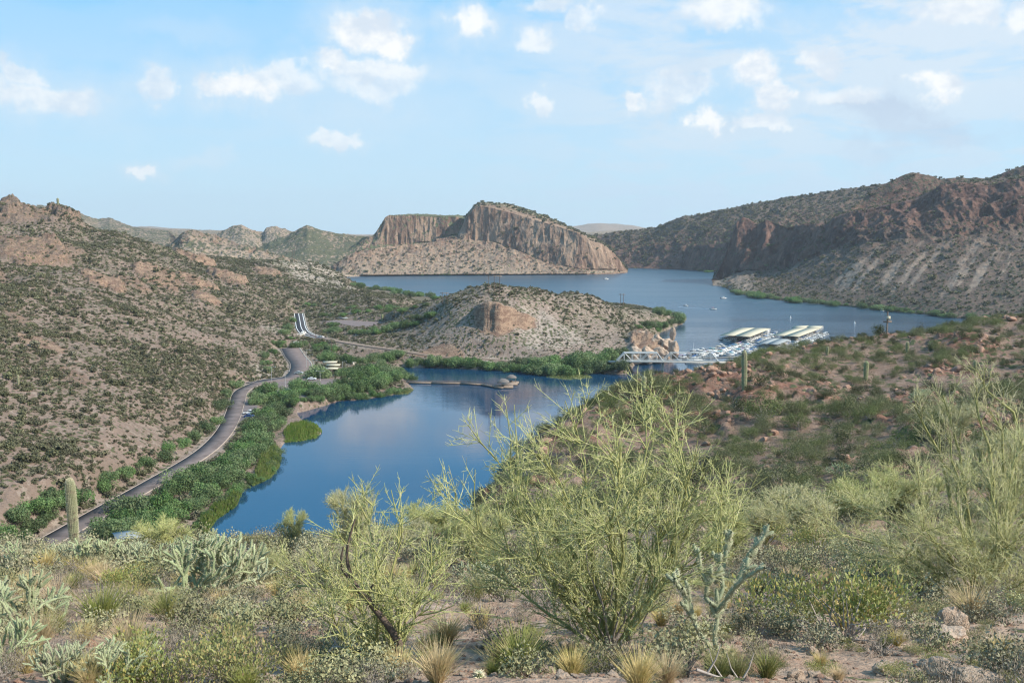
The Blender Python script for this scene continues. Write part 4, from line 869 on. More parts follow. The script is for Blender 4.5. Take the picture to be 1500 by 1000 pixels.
for (q, L, nm) in piers:
    a = PZ(q[0], q[1], .35); root = link('dock_walkway', None, loc=a); tag(root, 'pale floating walkway of the '+nm, 'dock')
    link('deck', Acc().box(bdir*L/2, (L, 2.0, .4), bang).build('deck', DECKM), root)
    n = int(L//5.0)
    for i in range(n):
        t = 3+i*5.0
        for s in (-1, 1):
            if i % 2 == 0: link('finger', Acc().box(bdir*(t-2.4)+adir*s*4.2, (6.6, .7, .3), bang+math.pi/2).build('finger', DECKM), root)
            if br.random() < .24: continue
            k = br.choices(range(9), [4, 6, 5, 4, 2, 2, 3, 1, .5])[0]
            pos = a+bdir*t+adir*s*4.9; pos[2] = -.15
            put_boat(k, pos, bang+(math.pi/2 if s > 0 else -math.pi/2)+math.pi*(br.random() < .5)+br.uniform(-.06, .06), f'{PN[k]} at the {nm}', f'boats along the {nm}', br.uniform(.78, 1.05))
a = PZ(1000, 526, .35); b = PZ(1150, 519, .35); root = link('dock_walkway', None, loc=a); tag(root, 'long cross walkway joining the near ends of the marina piers', 'dock')
link('deck', Acc().box((b-a)/2-[0, 0, .05], (np.linalg.norm(b-a), 2.6, .45), math.atan2((b-a)[1], (b-a)[0])).build('deck', DECKM), root)
def slip_roof(c4, z, mat, label, n=5, peak=.3):
    A, B, C_, D_ = [PZ(x, y, z) for x, y in c4]          # front-left, front-right, back-right, back-left
    o = (A+B+C_+D_)/4; o[2] = 0; root = link('covered_slips', None, loc=o); tag(root, label, 'boat shelter', 'roofed boat slips of the marina')
    u = B-A; ac = Acc(); m1 = (A+B)/2+[0, 0, peak]; m2 = (C_+D_)/2+[0, 0, peak]
    for (p, q, r_, s_, nm) in ((A, m1, m2, D_, 0), (m1, B, C_, m2, 1)):
        V = np.array([p, q, r_, s_])-o; V = np.concatenate([V, V-[0, 0, .25]])
        k = Acc(); k.add(V, [(0, 1, 2, 3), (4, 7, 6, 5), (0, 4, 5, 1), (1, 5, 6, 2), (2, 6, 7, 3), (3, 7, 4, 0)]); link('roof_panel', k.build('roof_panel', mat), root)
    for i in range(n+1):
        for (p, q) in ((A, D_), (B, C_), ((A+B)/2, (C_+D_)/2)):
            w = p+(q-p)*(i/n*.96+.02)-o; link('post', Acc().box((w[0], w[1], z/2-.2), (.22, .22, z-.4)).build('post', M_grey), root)
    link('walkway', Acc().box(((A+B)/2+(C_+D_)/2)/2-o+np.array([0, 0, -z+.4]), (np.linalg.norm(D_-A), 1.8, .4), math.atan2((D_-A)[1], (D_-A)[0])).build('walkway', DECKM), root)
    return A, B, C_, D_
roofs = [([(1054, 491), (1099, 493), (1129, 481), (1083, 480)], 5.2, M_cream, 'wide cream roof over boat slips, left one of the marina', 'left cream roof'),
         ([(1130, 491), (1170, 493), (1203, 480.5), (1164, 480)], 5.2, M_cream, 'wide cream roof over boat slips, right one above the ridge bushes', 'right cream roof'),
         ([(1108, 503), (1139, 504.5), (1158, 497), (1128, 495)], 4.6, M_groof, 'small blue-grey roof over boat slips between the two cream ones', 'small grey roof'),
         ([(1160, 479.5), (1202, 480), (1206, 477.5), (1164, 477)], 5.4, M_cream, 'narrow pale roof strip just behind the right cream roof', 'narrow far roof')]
for c4, z, mt, lb, nm in roofs:
    A, B, C_, D_ = slip_roof(c4, z, mt, lb)
    L = np.linalg.norm(D_-A); n = int(L//5.5); ang = math.atan2((D_-A)[1], (D_-A)[0])
    for i in range(n):
        for s in (0, 1):
            k = br.choices([0, 1, 2, 3, 6], [2, 4, 4, 2, 2])[0]; t = (i+.6)/n; p = (A+(D_-A)*t)*(1-(.2+.6*s))+(B+(C_-B)*t)*(.2+.6*s); p[2] = -.15
            put_boat(k, p, ang+math.pi/2*(1 if s else -1), f'{PN[k]} moored under the {nm}', f'boats under the {nm}', .92 if k in (2, 6) else 1.0)
    # boats on the open right side
    if nm != 'narrow far roof':
        for i in range(n):
            k = br.choices([0, 1, 2, 3, 6], [2, 4, 5, 2, 2])[0]; t = (i+.5)/n; p = B+(C_-B)*t+adir*4.2; p[2] = -.15
            put_boat(k, p, ang+math.pi/2, f'{PN[k]} moored on the open side of the {nm}', f'boats beside the {nm}', 1.0)
p = PZ(1131, 492, 0); put_boat(8, PZ(1124, 488, -.1), ang, 'white houseboat moored at the back corner of the left cream roof', None, .8)
for q in ((1062, 498), (1072, 499)): put_boat(8, PZ(q[0], q[1], -.1), .1, 'white houseboat moored in front of the left cream roof', 'houseboats before the left cream roof', .8)
put_boat(8, PZ(1017, 533, -.1), .05, 'white double-decked houseboat moored right under the end of the truss bridge', None, .95)
# sailing mast seen above the bridge
q = PZ(1016, 519, 0); ms = link('sailboat', None, loc=q); tag(ms, 'small white sailing boat with bare mast near the bridge end', 'sailboat')
link('hull', hull(Acc(), 7, 2.2, 1.0).build('hull', PR[1].children[0].data.materials[0]), ms); link('mast', Acc().tube([(0, 0, .8), (0, 0, 9)], [.09, .06], 6, True).build('mast', M_white), ms); link('boom', Acc().tube([(0, 0, 1.8), (-2.8, 0, 1.7)], .06, 5, True).build('boom', M_white), ms)
# boats out on the lake
for k, px, py, rz, sc, lb in ((1, 1060, 437.5, .2, 1.3, 'lone white motorboat off the pale headland on the open lake'), (1, 1004, 448.5, 2.9, 1.0, 'white motorboat left of the one trailing a wake'), (7, 1045, 453.5, -.25, 1.2, 'dark red motorboat trailing a long wake across the lake'),
                       (2, 1292, 456.5, 1.5, 1.0, 'white boat below the right canyon wall above the wooden post'), (1, 888, 409.5, .3, 1.5, 'tiny white boat before the right foot of the great cliff'), (1, 1423, 459, .6, 1.0, 'white boat at the brushy right shore, nearest the bank'), (2, 1432, 462, .4, 1.0, 'white cruiser at the brushy right shore, right of two others'), (1, 1415, 465, .1, 1.0, 'white boat at the brushy right shore, lowest of three')):
    q = PZ(px, py, -.1)
    if py > 458 and px > 1400: q = PZ(px, py, -.1)
    put_boat(k, q, rz, lb, None, sc)
def foam_mat():
    m, t, b, out = new_mat('wake_foam'); pos = t.n('ShaderNodeNewGeometry').outputs['Position']; n = t.noise(pos, 1.2, 4, .7)
    b.inputs['Base Color'].default_value = (.05, .12, .19, 1); t.nt.links.new(t.mix(t.mr(n, .5, .62), (.03, .08, .14), (.45, .52, .56)), b.inputs['Base Color']); b.inputs['Roughness'].default_value = .3; return m
M_foam = foam_mat()
def wake(p, q, w0, w1):
    p = np.array(p); q = np.array(q); d = q-p; n = np.array([-d[1], d[0], 0]); n /= np.linalg.norm(n)
    ks = np.linspace(0, 1, 20); V = []; 
    for t in ks:
        w = w0+(w1-w0)*t; c = p+d*t+n*math.sin(t*9)*.5; V += [c-n*w+[0, 0, .0], c+[0, 0, .28*(1-t)+.05], c+n*w]
    i = np.arange(19)*3; f = np.concatenate([np.stack([i+k, i+k+1, i+k+4, i+k+3], -1) for k in (0, 1)])
    o = link('wake', mesh_np('wake', V, f, M_foam, True)); struct(o); o.location[2] = .01
wake(PZ(1043, 453, 0), PZ(995, 449.5, 0), .5, 2.4)
for px, py, lb in ((1252, 474, 'white buoy floating between the marina roofs and right shore'), (1158, 466, 'small white buoy floating above the marina roofs')):
    q = PZ(px, py, 0); b_ = link('buoy', None, loc=q); tag(b_, lb, 'buoy'); link('float', lathe(Acc(), [(0, -.3), (.7, -.1), (.75, .5), (.3, .9), (.3, 2.2), (0, 2.4)], sides=10).build('float', M_white), b_); link('top_light', lathe(Acc(), [(.12, 2.35), (.12, 2.7), (0, 2.75)], sides=6).build('top_light', M_grey), b_)
# wooden post with a box on the ridge crest
q = NG.hit(1299, 489); rt = link('wooden_post', None, loc=q); tag(rt, 'weathered wooden post with boxed crosspiece on the ridge crest above the lake', 'post'); h = 33*q[1]/F
link('post', Acc().tube([(0, 0, -.5), (0, 0, h)], [.13, .1], 7, True).build('post', M_wood), rt); link('crosspiece', Acc().box((0, -.1, h*.55), (1.3, .1, .22)).build('crosspiece', M_wood), rt); link('box', Acc().box((.1, -.2, h*.72), (.5, .3, .55)).build('box', M_cream), rt)
q = NG.hit(1297, 490.5)

for o in bpy.data.objects:
    if o.name.split('.')[0] in ('canopy_frame', 'railing_posts', 'railing'): o['kind'] = 'stuff'
# ------------------------------------------------------------------ plants and stones
M_paloT = leaf_mat('green_twigs', (.42, .44, .185), (.55, .54, .27), (.62, .55, .38), 3, .15, .6, .18, 30)
M_paloB = flat_mat('green_bark', (.30, .30, .12), .6, .25, 6)
M_dead = flat_mat('dead_grey_wood', (.33, .29, .26), .85, .3, 8)
M_darkb = flat_mat('dark_bark', (.10, .075, .06), .9, .4, 8)
M_cho = leaf_mat('cholla_skin', (.235, .285, .16), (.31, .345, .20), None, 6, 0, .7, .2)
M_spine = flat_mat('pale_spines', (.62, .58, .40), .5, .12, 10)
M_jojo = leaf_mat('oval_leaves', (.20, .225, .085), (.29, .29, .12), (.42, .31, .15), 3, .2, .5, .25, 11)
M_burs = leaf_mat('grey_scrub_leaves', (.23, .235, .135), (.33, .31, .18), (.15, .13, .085), 2.5, .05, .8, .6)
M_greybush = leaf_mat('grey_twig_shrub', (.19, .17, .13), (.29, .25, .19), (.13, .105, .08), 2.5, .03, .8, .3)
M_creo = leaf_mat('creosote_leaves', (.062, .075, .035), (.095, .10, .05), (.12, .105, .06), 1.6, .08, .6, .6)
M_scrub = leaf_mat('scrub_leaves', (.092, .10, .055), (.14, .136, .08), (.17, .15, .10), 1.6, .05, .8, .8)
M_mesq = leaf_mat('tree_leaves', (.085, .155, .055), (.145, .215, .085), (.19, .21, .10), 1.2, .25, .6, .8)
M_palom = leaf_mat('palo_leaves', (.125, .15, .06), (.18, .195, .09), (.14, .14, .08), 2, .2, .6, .3)
M_reed = leaf_mat('reeds', (.10, .17, .04), (.15, .20, .05), (.24, .22, .10), .3, .25, .6, .2, 1.5)
M_straw = leaf_mat('straw_grass', (.74, .60, .34), (.60, .50, .26), (.40, .40, .15), 2, .3, .6, .25, 5)
M_ggrass = leaf_mat('green_grass', (.27, .31, .10), (.38, .38, .15), (.55, .48, .27), 2, .3, .6, .25, 5)
M_sag = leaf_mat('saguaro_skin', (.17, .20, .10), (.22, .24, .13), (.20, .16, .10), 2, 0, .65, .15, 2.2)
def rock_mat(name, a, b_, c_):
    m, t, b, out = new_mat(name); tc = t.n('ShaderNodeTexCoord').outputs['Object']; oi = t.n('ShaderNodeObjectInfo').outputs['Random']
    v = t.n('ShaderNodeVectorMath', {0: tc, 1: t.n('ShaderNodeCombineXYZ', {0: t.m('MULTIPLY', oi, 50), 1: oi, 2: 0}).outputs[0]}, operation='ADD').outputs[0]
    n = t.noise(v, 1.7, 6, .65); n2 = t.noise(v, 9, 5, .65); c = t.mix(t.mr(n, .38, .62), a, b_); c = t.mix(t.m('MULTIPLY', t.mr(n2, .5, .68), .7), c, c_)
    c = t.mix(t.m('MULTIPLY', t.mr(n2, .42, .3), .6), c, tuple(x*.4 for x in a)); t.nt.links.new(c, b.inputs['Base Color']); b.inputs['Roughness'].default_value = .9
    bp = t.n('ShaderNodeBump', {'Height': t.m('ADD', n, t.m('MULTIPLY', n2, .4)), 'Strength': .7, 'Distance': .12}); t.nt.links.new(bp.outputs[0], b.inputs['Normal']); return m
M_rock = rock_mat('red_stone', (.23, .13, .09), (.32, .20, .145), (.43, .33, .26)); M_rockp = rock_mat('tan_stone', (.33, .24, .175), (.41, .31, .235), (.54, .47, .39))

def blob_leaves(r, n, size, blobs=7, spread=.6, flat=.75, asp=1.0, up=0.0, inner=.3):
    """leaf quads over an uneven cluster of lobes, radius ~1, standing on z=0"""
    c = r.normal(size=(blobs, 3))*[spread*.62, spread*.62, .22]; c[:, 2] = np.abs(c[:, 2])+.42; rad = r.uniform(.30, .55, blobs)
    k = r.randint(0, blobs, n); d = r.normal(size=(n, 3)); d /= np.linalg.norm(d, axis=1)[:, None]
    rr = rad[k]*np.where(r.rand(n) < inner, r.rand(n)**.5, 1.0+r.normal(size=n)*.12)
    p = c[k]+d*rr[:, None]; p[:, 2] = np.abs(p[:, 2])*flat*1.25
    a = r.normal(size=(n, 3)); a[:, 2] += up*3; a /= np.linalg.norm(a, axis=1)[:, None]; b = np.cross(a, d+r.normal(size=(n, 3))*.4); b /= np.linalg.norm(b, axis=1)[:, None]+1e-9
    s = size*r.uniform(.6, 1.4, n)[:, None]; return p, b*s*asp, a*s
def bush_mesh(name, seed, n, size, mat, **k):
    r = np.random.RandomState(seed); ac = Acc(); ac.quads(*blob_leaves(r, n, size, **k)); return ac.build(name, mat)
def twig_mesh(name, seed, mat, n=40, r=.012, h=.8, w=.7):
    q = np.random.RandomState(seed); ac = Acc(); d = q.normal(size=(n, 3)); d[:, 2] = np.abs(d[:, 2])*1.1+.5; d /= np.linalg.norm(d, axis=1)[:, None]
    tip = d*[w, w, h]*q.uniform(.7, 1.1, n)[:, None]; st = q.normal(size=(n, 3))*[.05, .05, 0]; mid = st+(tip-st)*.5+q.normal(size=(n, 3))*.07
    ac.rods(st, mid, r, r*.7, 3); ac.rods(mid, tip, r*.7, r*.3, 3); return ac.build(name, mat)
def proto(name, crown_name, me, stem_me=None, stem='stem'):
    root = bpy.data.objects.new(name, None); a = bpy.data.objects.new(crown_name, me); a.parent = root
    ch = [a]
    if stem_me is not None: s_ = bpy.data.objects.new(stem, stem_me); s_.parent = root; ch.append(s_)
    return (name, ch)
def place(pr, loc, rz, sc, label, cat, grp=None, rot=None):
    name, ch = pr; root = bpy.data.objects.new(name, None); COL.objects.link(root); root.location = tuple(float(v) for v in loc); root.rotation_euler = rot or (0, 0, rz)
    root.scale = sc if hasattr(sc, '__len__') else (sc,)*3; tag(root, label, cat, grp)
    for c in ch:
        d = c.copy(); COL.objects.link(d); d.parent = root
    return root
def place1(name, me, loc, rz, sc, label, cat, grp=None, rot=None):
    o = link(name, me, None, loc, rot or (0, 0, rz), sc); return tag(o, label, cat, grp)
# geometry-node scatter for the uncountable rest
def scatter(name, pts, rot, scl, me, label, cat):
    n = len(pts); pm = bpy.data.meshes.new(name); pm.vertices.add(n); pm.vertices.foreach_set('co', np.asarray(pts, np.float32).ravel())
    a = pm.attributes.new('rot', 'FLOAT_VECTOR', 'POINT'); v = np.zeros((n, 3), np.float32); v[:, 2] = rot; a.data.foreach_set('vector', v.ravel())
    a = pm.attributes.new('scl', 'FLOAT_VECTOR', 'POINT'); s_ = np.asarray(scl, np.float32); s_ = np.repeat(s_[:, None], 3, 1) if s_.ndim == 1 else s_; a.data.foreach_set('vector', s_.ravel())
    pr = bpy.data.objects.new(name+'_clump', me)
    ng = bpy.data.node_groups.new(name, 'GeometryNodeTree'); ng.interface.new_socket('Geometry', in_out='INPUT', socket_type='NodeSocketGeometry'); ng.interface.new_socket('Geometry', in_out='OUTPUT', socket_type='NodeSocketGeometry')
    N = ng.nodes; gi = N.new('NodeGroupInput'); go = N.new('NodeGroupOutput'); ip = N.new('GeometryNodeInstanceOnPoints'); oi = N.new('GeometryNodeObjectInfo'); oi.inputs['Object'].default_value = pr
    mp = N.new('GeometryNodeMeshToPoints')
    na = N.new('GeometryNodeInputNamedAttribute'); na.data_type = 'FLOAT_VECTOR'; na.inputs[0].default_value = 'rot'; nb = N.new('GeometryNodeInputNamedAttribute'); nb.data_type = 'FLOAT_VECTOR'; nb.inputs[0].default_value = 'scl'
    L = ng.links; L.new(gi.outputs[0], mp.inputs[0]); L.new(mp.outputs[0], ip.inputs['Points']); L.new(oi.outputs['Geometry'], ip.inputs['Instance']); L.new(na.outputs[0], ip.inputs['Rotation']); L.new(nb.outputs[0], ip.inputs['Scale']); L.new(ip.outputs[0], go.inputs[0])
    o = link(name, pm); md = o.modifiers.new('scatter', 'NODES'); md.node_group = ng; stuff(o, label, cat); return o
SCR = [bush_mesh('scrub_clump', 100+i, 230, .13, M_scrub, blobs=6) for i in range(5)]
SCRs = [bush_mesh('small_scrub', 120+i, 70, .22, M_scrub, blobs=4) for i in range(3)]
TREE = [bush_mesh('tree_crown', 200+i, 3000, .048, M_mesq, blobs=12, spread=.75, flat=.8) for i in range(5)]
TRUNK = [twig_mesh('trunk', 300+i, M_darkb, 14, .035, .8, .7) for i in range(3)]
MIDP = [bush_mesh('bush_foliage', 220+i, 1800, .045, M_palom, blobs=9, spread=.7, flat=.85, asp=.35, up=.5, inner=.5) for i in range(3)]
MIDC = [bush_mesh('bush_foliage', 230+i, 1300, .050, M_creo, blobs=8, spread=.7, flat=.8, asp=.5, up=.3, inner=.4) for i in range(3)]
MIDB = [bush_mesh('bush_foliage', 240+i, 1100, .050, M_burs, blobs=6, spread=.6, flat=.7, asp=.5, up=.3, inner=.4) for i in range(2)]
MIDG = [bush_mesh('bush_foliage', 250+i, 900, .055, M_greybush, blobs=6, spread=.6, flat=.7, asp=.18, up=.8, inner=.5) for i in range(2)]
STEM = [twig_mesh('stem', 310+i, M_dead, 26, .014, .75, .65) for i in range(3)]

def proj(x, y, z):
    v = np.array([x, y, z-CAMZ]); f = v[1]*CP-v[2]*SP; u = v[1]*SP+v[2]*CP
    return 750+F*v[0]/f, 500-F*u/f
def near_to(px, py, LM):
    n, lx, ly = min(LM, key=lambda l: (l[1]-px)**2+((l[2]-py)*1.6)**2); dx, dy = px-lx, py-ly; d = math.hypot(dx, dy)
    if abs(dx) > 18 and abs(dy) > 14: return ('just ' if d < 38 else 'well ' if d > 110 else '')+('above' if dy < 0 else 'below')+' and '+('left of ' if dx < 0 else 'right of ')+n
    return ('just ' if d < 28 else 'well ' if d > 110 else '')+(('left of ' if dx < 0 else 'right of ') if abs(dx) > abs(dy)*1.3 else ('above ' if dy < 0 else 'below '))+n
LMW = [('the parked white pickup', 366, 600), ('the head of the parking road', 432, 512), ('the road bend', 345, 575), ('the tall saguaro', 110, 720), ('the lower left road', 200, 725), ('the round reed bed', 445, 633), ('the cove edge reeds', 385, 690), ('the near cove corner', 290, 775),
       ('the cream shelters', 486, 540), ('the upper parking lot', 515, 470), ('the white-lined road', 440, 470), ('the orange cliff', 735, 465), ('the fishing dock end', 740, 562), ('the concrete ramp', 605, 532), ('the truss bridge', 920, 525), ('the silver car', 438, 548), ('the peninsula crest poles', 724, 425), ('the far peninsula poles', 911, 440),
       ('the reddish left outcrop', 55, 485), ('the left summit rocks', 95, 300), ('the orange hillside ledges', 200, 395), ('the sunlit slope', 440, 390), ('the peninsula tip', 1000, 468), ('the middle of the dock', 675, 561), ('the pale roadside bank', 395, 555)]
LMN = [('the wooden post', 1299, 480), ('the ridge-edge saguaro', 1090, 545), ('the short middle saguaro', 1268, 545), ('the saguaro below the crest', 1329, 510), ('the thin right saguaro', 1428, 537), ('the feathery tall palo verde', 1410, 610), ('the largest palo verde top', 950, 600), ('the ridge tip saguaro', 943, 565), ('the soft palo verdes', 1200, 720), ('the broad palo verde', 1400, 730), ('the left spur', 830, 650)]
def szw(v, a, b): return 'small ' if v < a else 'large ' if v > b else 'medium '
# --- left hillside scrub
r = np.random.RandomState(11)
def west_points(n, seed, zmin=1.2, keepf=None, pw=1.0, cond=None, dmax=1400):
    r = np.random.RandomState(seed); U = r.uniform(WG.u0*.72, WG.u1, n*3); D = np.sqrt(r.uniform(230**2, dmax**2, n*3)); X = U*D; Y = D
    z = WG.z(X, Y); sd = WG.z(X, Y, WG.sd); rd_ = WG.z(X, Y, WG.road); rk = WG.z(X, Y, WG.m[..., 0]); pl = WG.z(X, Y, WG.m[..., 1]); tip = WG.z(X, Y, WG.tip)
    cov = .60+1.35*fbm(XYZ(X/34, Y/34, 3), 5, .65); cov = cov+.25*sstep(Y, 500, 900); cov -= .75*sstep(rk, .3, .7)+.45*pl+.5*sstep(z, 3.2, 5)*0
    ok = (z > zmin) & (sd > 2) & (rd_ > 1.5) & (r.rand(n*3) < np.clip(cov, .05, 1)) & (tip < .3)
    X, Y, z = X[ok][:n], Y[ok][:n], z[ok][:n]; return X, Y, z
X, Y, z = west_points(60000, 21); X2, Y2, z2 = west_points(13000, 22, dmax=620); X = np.concatenate([X, X2]); Y = np.concatenate([Y, Y2]); z = np.concatenate([z, z2]); px = 750+X/Y*F
sz = np.random.RandomState(5).lognormal(-.30, .46, len(X))*np.where(Y > 700, 1.2, 1.0); sz = np.clip(sz, .35, 3.0)
sz = sz*np.where((px > 620) & (Y > 600), .85, 1.0)
vis = (px > -30) & (px < 1050); show = np.argsort(-(sz/Y)*vis*((Y > 300)))[:300]
isind = np.zeros(len(X), bool); isind[show] = True
HP = [proto('hillside_shrub', 'foliage', SCR[i % 5]) for i in range(5)]
for k in show:
    where = 'above the lakeside road' if px[k] < 360 and Y[k] < 480 else 'beside the road and lots' if Y[k] < 650 else 'high on the left hillside' if px[k] < 560 else 'on the pale peninsula hill'
    o = link('hillside_shrub', SCR[k % 5], None, (X[k], Y[k], z[k]-.1*sz[k]), (0, 0, float(r.rand()*6)), float(sz[k])); a_, b_ = proj(X[k], Y[k], z[k]); tag(o, szw(sz[k], 1.2, 1.7)+'olive-grey shrub on the stony hillside '+near_to(a_, b_, LMW), 'shrub', 'desert shrubs '+where)
rest = np.nonzero(~isind)[0]
for i in range(8):
    kk = rest[rest % 8 == i]; me = (SCR+SCRs)[i]
    scatter('desert_scrub', np.stack([X[kk], Y[kk], z[kk]-.1*sz[kk]], -1), r.rand(len(kk))*6.28, np.stack([sz[kk], sz[kk], sz[kk]*r.uniform(.7, 1.1, len(kk))], -1), me, 'scattered low olive-grey scrub covering the stony left hillside and peninsula', 'scrub')
# --- shoreline and roadside trees
def tree(px, py, wpx, label, grp, hk=1.0, mesh=None):
    g = WG.hit(px, py)
    if g is None or g[2] < -.5: g = PZ(px, py, .5)
    s_ = wpx*g[1]/F/2/.9; label = szw(wpx, 18, 34)+label[:1].lower()+label[1:]+', '+near_to(px, py, LMW); label = label if len(label.split()) < 17 else ' '.join(label.split(', ')[0].split()[:16]); nm = 'mesquite_tree' if wpx > 17.5 else 'green_bush'; k = random.randrange(5)
    root = link(nm, None, None, g-np.array([0, 0, .12*s_]), (0, 0, random.random()*6.28), (s_, s_*random.uniform(.8, 1.15), s_*hk*random.uniform(.95, 1.5))); tag(root, label, 'tree', grp)
    link('crown', mesh or TREE[k], root); link('trunk', TRUNK[k % 3], root); return root
def band(pts, n, w, lab, grp, jx=6, jy=4, hk=.9, seed=1, mesh=None):
    q = np.random.RandomState(seed); pts = np.asarray(pts, float); seg = np.hypot(*np.diff(pts, axis=0).T); cs = np.concatenate([[0], np.cumsum(seg)])
    for t in np.linspace(0, cs[-1], n):
        x = np.interp(t, cs, pts[:, 0])+q.uniform(-jx, jx); y = np.interp(t, cs, pts[:, 1])+q.uniform(-jy, jy)
        ww = w if np.isscalar(w) else np.interp(t/cs[-1], [0, 1], w); tree(x, y, ww*q.uniform(.7, 1.25), lab, grp, hk, mesh)
G1 = 'dense green trees between the road and the cove'
band([(150, 800), (200, 762), (245, 735), (300, 700), (350, 668), (375, 640), (388, 615)], 40, (44, 28), 'rounded mesquite between road and cove', G1, 14, 9, .8, 1)
band([(190, 800), (240, 768), (292, 735), (335, 702), (372, 672), (390, 645), (405, 620), (404, 598)], 36, (36, 24), 'rounded mesquite at the cove edge', 'dense green trees at the cove edge', 9, 6, .8, 2)
band([(375, 590), (390, 580), (405, 590), (425, 585), (400, 605), (390, 620)], 24, 24, 'bushy tree below the parking lot', 'green trees below the parking lot', 6, 5, .8, 3)
band([(430, 572), (455, 578), (490, 578), (520, 574), (545, 570), (570, 560), (585, 556)], 28, 21, 'green tree on the wooded point', 'trees along the wooded point', 5, 3, .9, 4)
band([(428, 592), (450, 586), (480, 586), (510, 584), (540, 582), (565, 579), (590, 574)], 26, 13, 'low green bush at the water edge', 'bushes at the water edge of the point', 4, 1.5, .8, 24)
band([(600, 556), (592, 550), (585, 545)], 6, 14, 'low green bush by the dock root', 'bushes by the dock root', 4, 1.5, .8, 25)
band([(280, 785), (318, 748), (358, 714), (396, 692), (404, 665)], 26, 15, 'low bright bush among the reeds', 'bushes among the cove reeds', 4, 3, 1.0, 26)
band([(505, 562), (525, 557), (545, 560), (520, 550), (500, 552), (560, 552), (575, 548), (540, 547)], 18, 24, 'full green grove tree', 'grove right of the cream shelters', 6, 3, .85, 5)
tree(465, 554, 40, 'dark round tree on the lot', None, .75)
band([(475, 530), (490, 526), (510, 532), (535, 528), (560, 524), (585, 520), (560, 532)], 15, 17, 'green tree on the flat', 'trees below the upper road', 7, 3, .8, 6)
band([(450, 505), (470, 508), (495, 516), (460, 516)], 8, 14, 'green tree by the parking road', 'small trees by the parking road', 6, 3, .8, 7)
band([(595, 535), (640, 535), (700, 538), (740, 541), (790, 547), (840, 548), (880, 542), (908, 540)], 40, (17, 26), 'shrubby tree at the peninsula waterline', 'trees along the foot of the peninsula', 6, 1.5, .75, 8)
band([(770, 536), (820, 537), (860, 534), (900, 528), (915, 522)], 18, 22, 'green tree in the second row', 'second row of trees below the peninsula hill', 7, 2, .85, 9)
band([(480, 482), (500, 486), (530, 490), (560, 486), (590, 478), (620, 470), (640, 462)], 26, 14, 'green tree in the hollow', 'trees in the hollow by the upper lot', 12, 4, .7, 10)
band([(520, 420), (560, 426), (600, 433), (640, 437)], 22, 10, 'bright bush on the lake edge', 'bushes on the lake edge behind the knoll', 6, 2, .8, 11)
band([(940, 480), (960, 484), (975, 478), (990, 472), (1000, 468), (985, 462), (960, 458)], 24, 13, 'dark bush on the peninsula', 'bushes on the tip of the peninsula', 6, 3, .8, 12)
band([(0, 795), (40, 775), (80, 755), (120, 735), (20, 760)], 12, 34, 'bushy tree on the near bank', 'trees on the bank above the near road', 14, 7, .75, 13)
band([(150, 715), (200, 690), (235, 672), (275, 650), (310, 625), (330, 595), (335, 570)], 16, 24, 'green bush on the uphill roadside', 'bushes on the upper side of the road', 8, 6, .7, 14)
band([(420, 500), (400, 520), (385, 545), (425, 480), (430, 470), (405, 505), (440, 512)], 18, 13, 'green bush on the bank', 'bushes left of the parking road', 8, 5, .75, 15)
band([(455, 448), (500, 452), (545, 458), (590, 455), (620, 448), (470, 462)], 22, 11, 'low green bush on the flat', 'bushes behind the upper road', 10, 4, .7, 16)
# reed beds
def reeds(poly, n, h, label):
    q = np.random.RandomState(len(poly)+n); poly = np.array(poly, float); x0, y0 = poly.min(0); x1, y1 = poly.max(0); A_ = []; 
    X = q.uniform(x0, x1, n*3); Y = q.uniform(y0, y1, n*3); ok = poly_sd(X, Y, poly) > 0; X, Y = X[ok][:n], Y[ok][:n]
    base = np.array([PZ(a, b, .1) for a, b in zip(X, Y)]); ed = np.clip(poly_sd(X, Y, poly)/4, .35, 1)
    tip = base+np.stack([q.normal(size=len(X))*.35, q.normal(size=len(X))*.35, h*ed*q.uniform(.45, 1.25, len(X))*(1+.35*fbm(XYZ(base[:, 0]/2.5, base[:, 1]/2.5, 3), 2))], -1)
    o = base.mean(0); ac = Acc(); ac.rods(base-o-[0, 0, .6], tip-o, .16, .05, 3); ob = link('reed_bed', ac.build('reed_bed', M_reed), None, o); stuff(ob, label, 'reeds')
reeds([(418, 648), (412, 636), (425, 622), (445, 619), (464, 624), (472, 632), (462, 642), (440, 646)], 5000, 2.6, 'tall green reed bed bulging into the cove below the trees')
reeds([(370, 712), (374, 690), (382, 668), (402, 655), (412, 660), (408, 685), (396, 700)], 4500, 2.8, 'tall green reed bed along the cove edge in front of the mesquites')
reeds([(290, 770), (312, 745), (338, 728), (355, 722), (345, 742), (318, 760), (300, 785)], 3500, 2.6, 'green reed bed at the near end of the cove edge')
reeds([(575, 578), (580, 572), (600, 567), (606, 571), (598, 577)], 900, 1.6, 'low reeds at the tip of the wooded point')
reeds([(800, 552), (820, 549), (860, 549), (868, 553), (830, 556)], 1500, 1.5, 'yellow-green reeds along the foot of the peninsula')
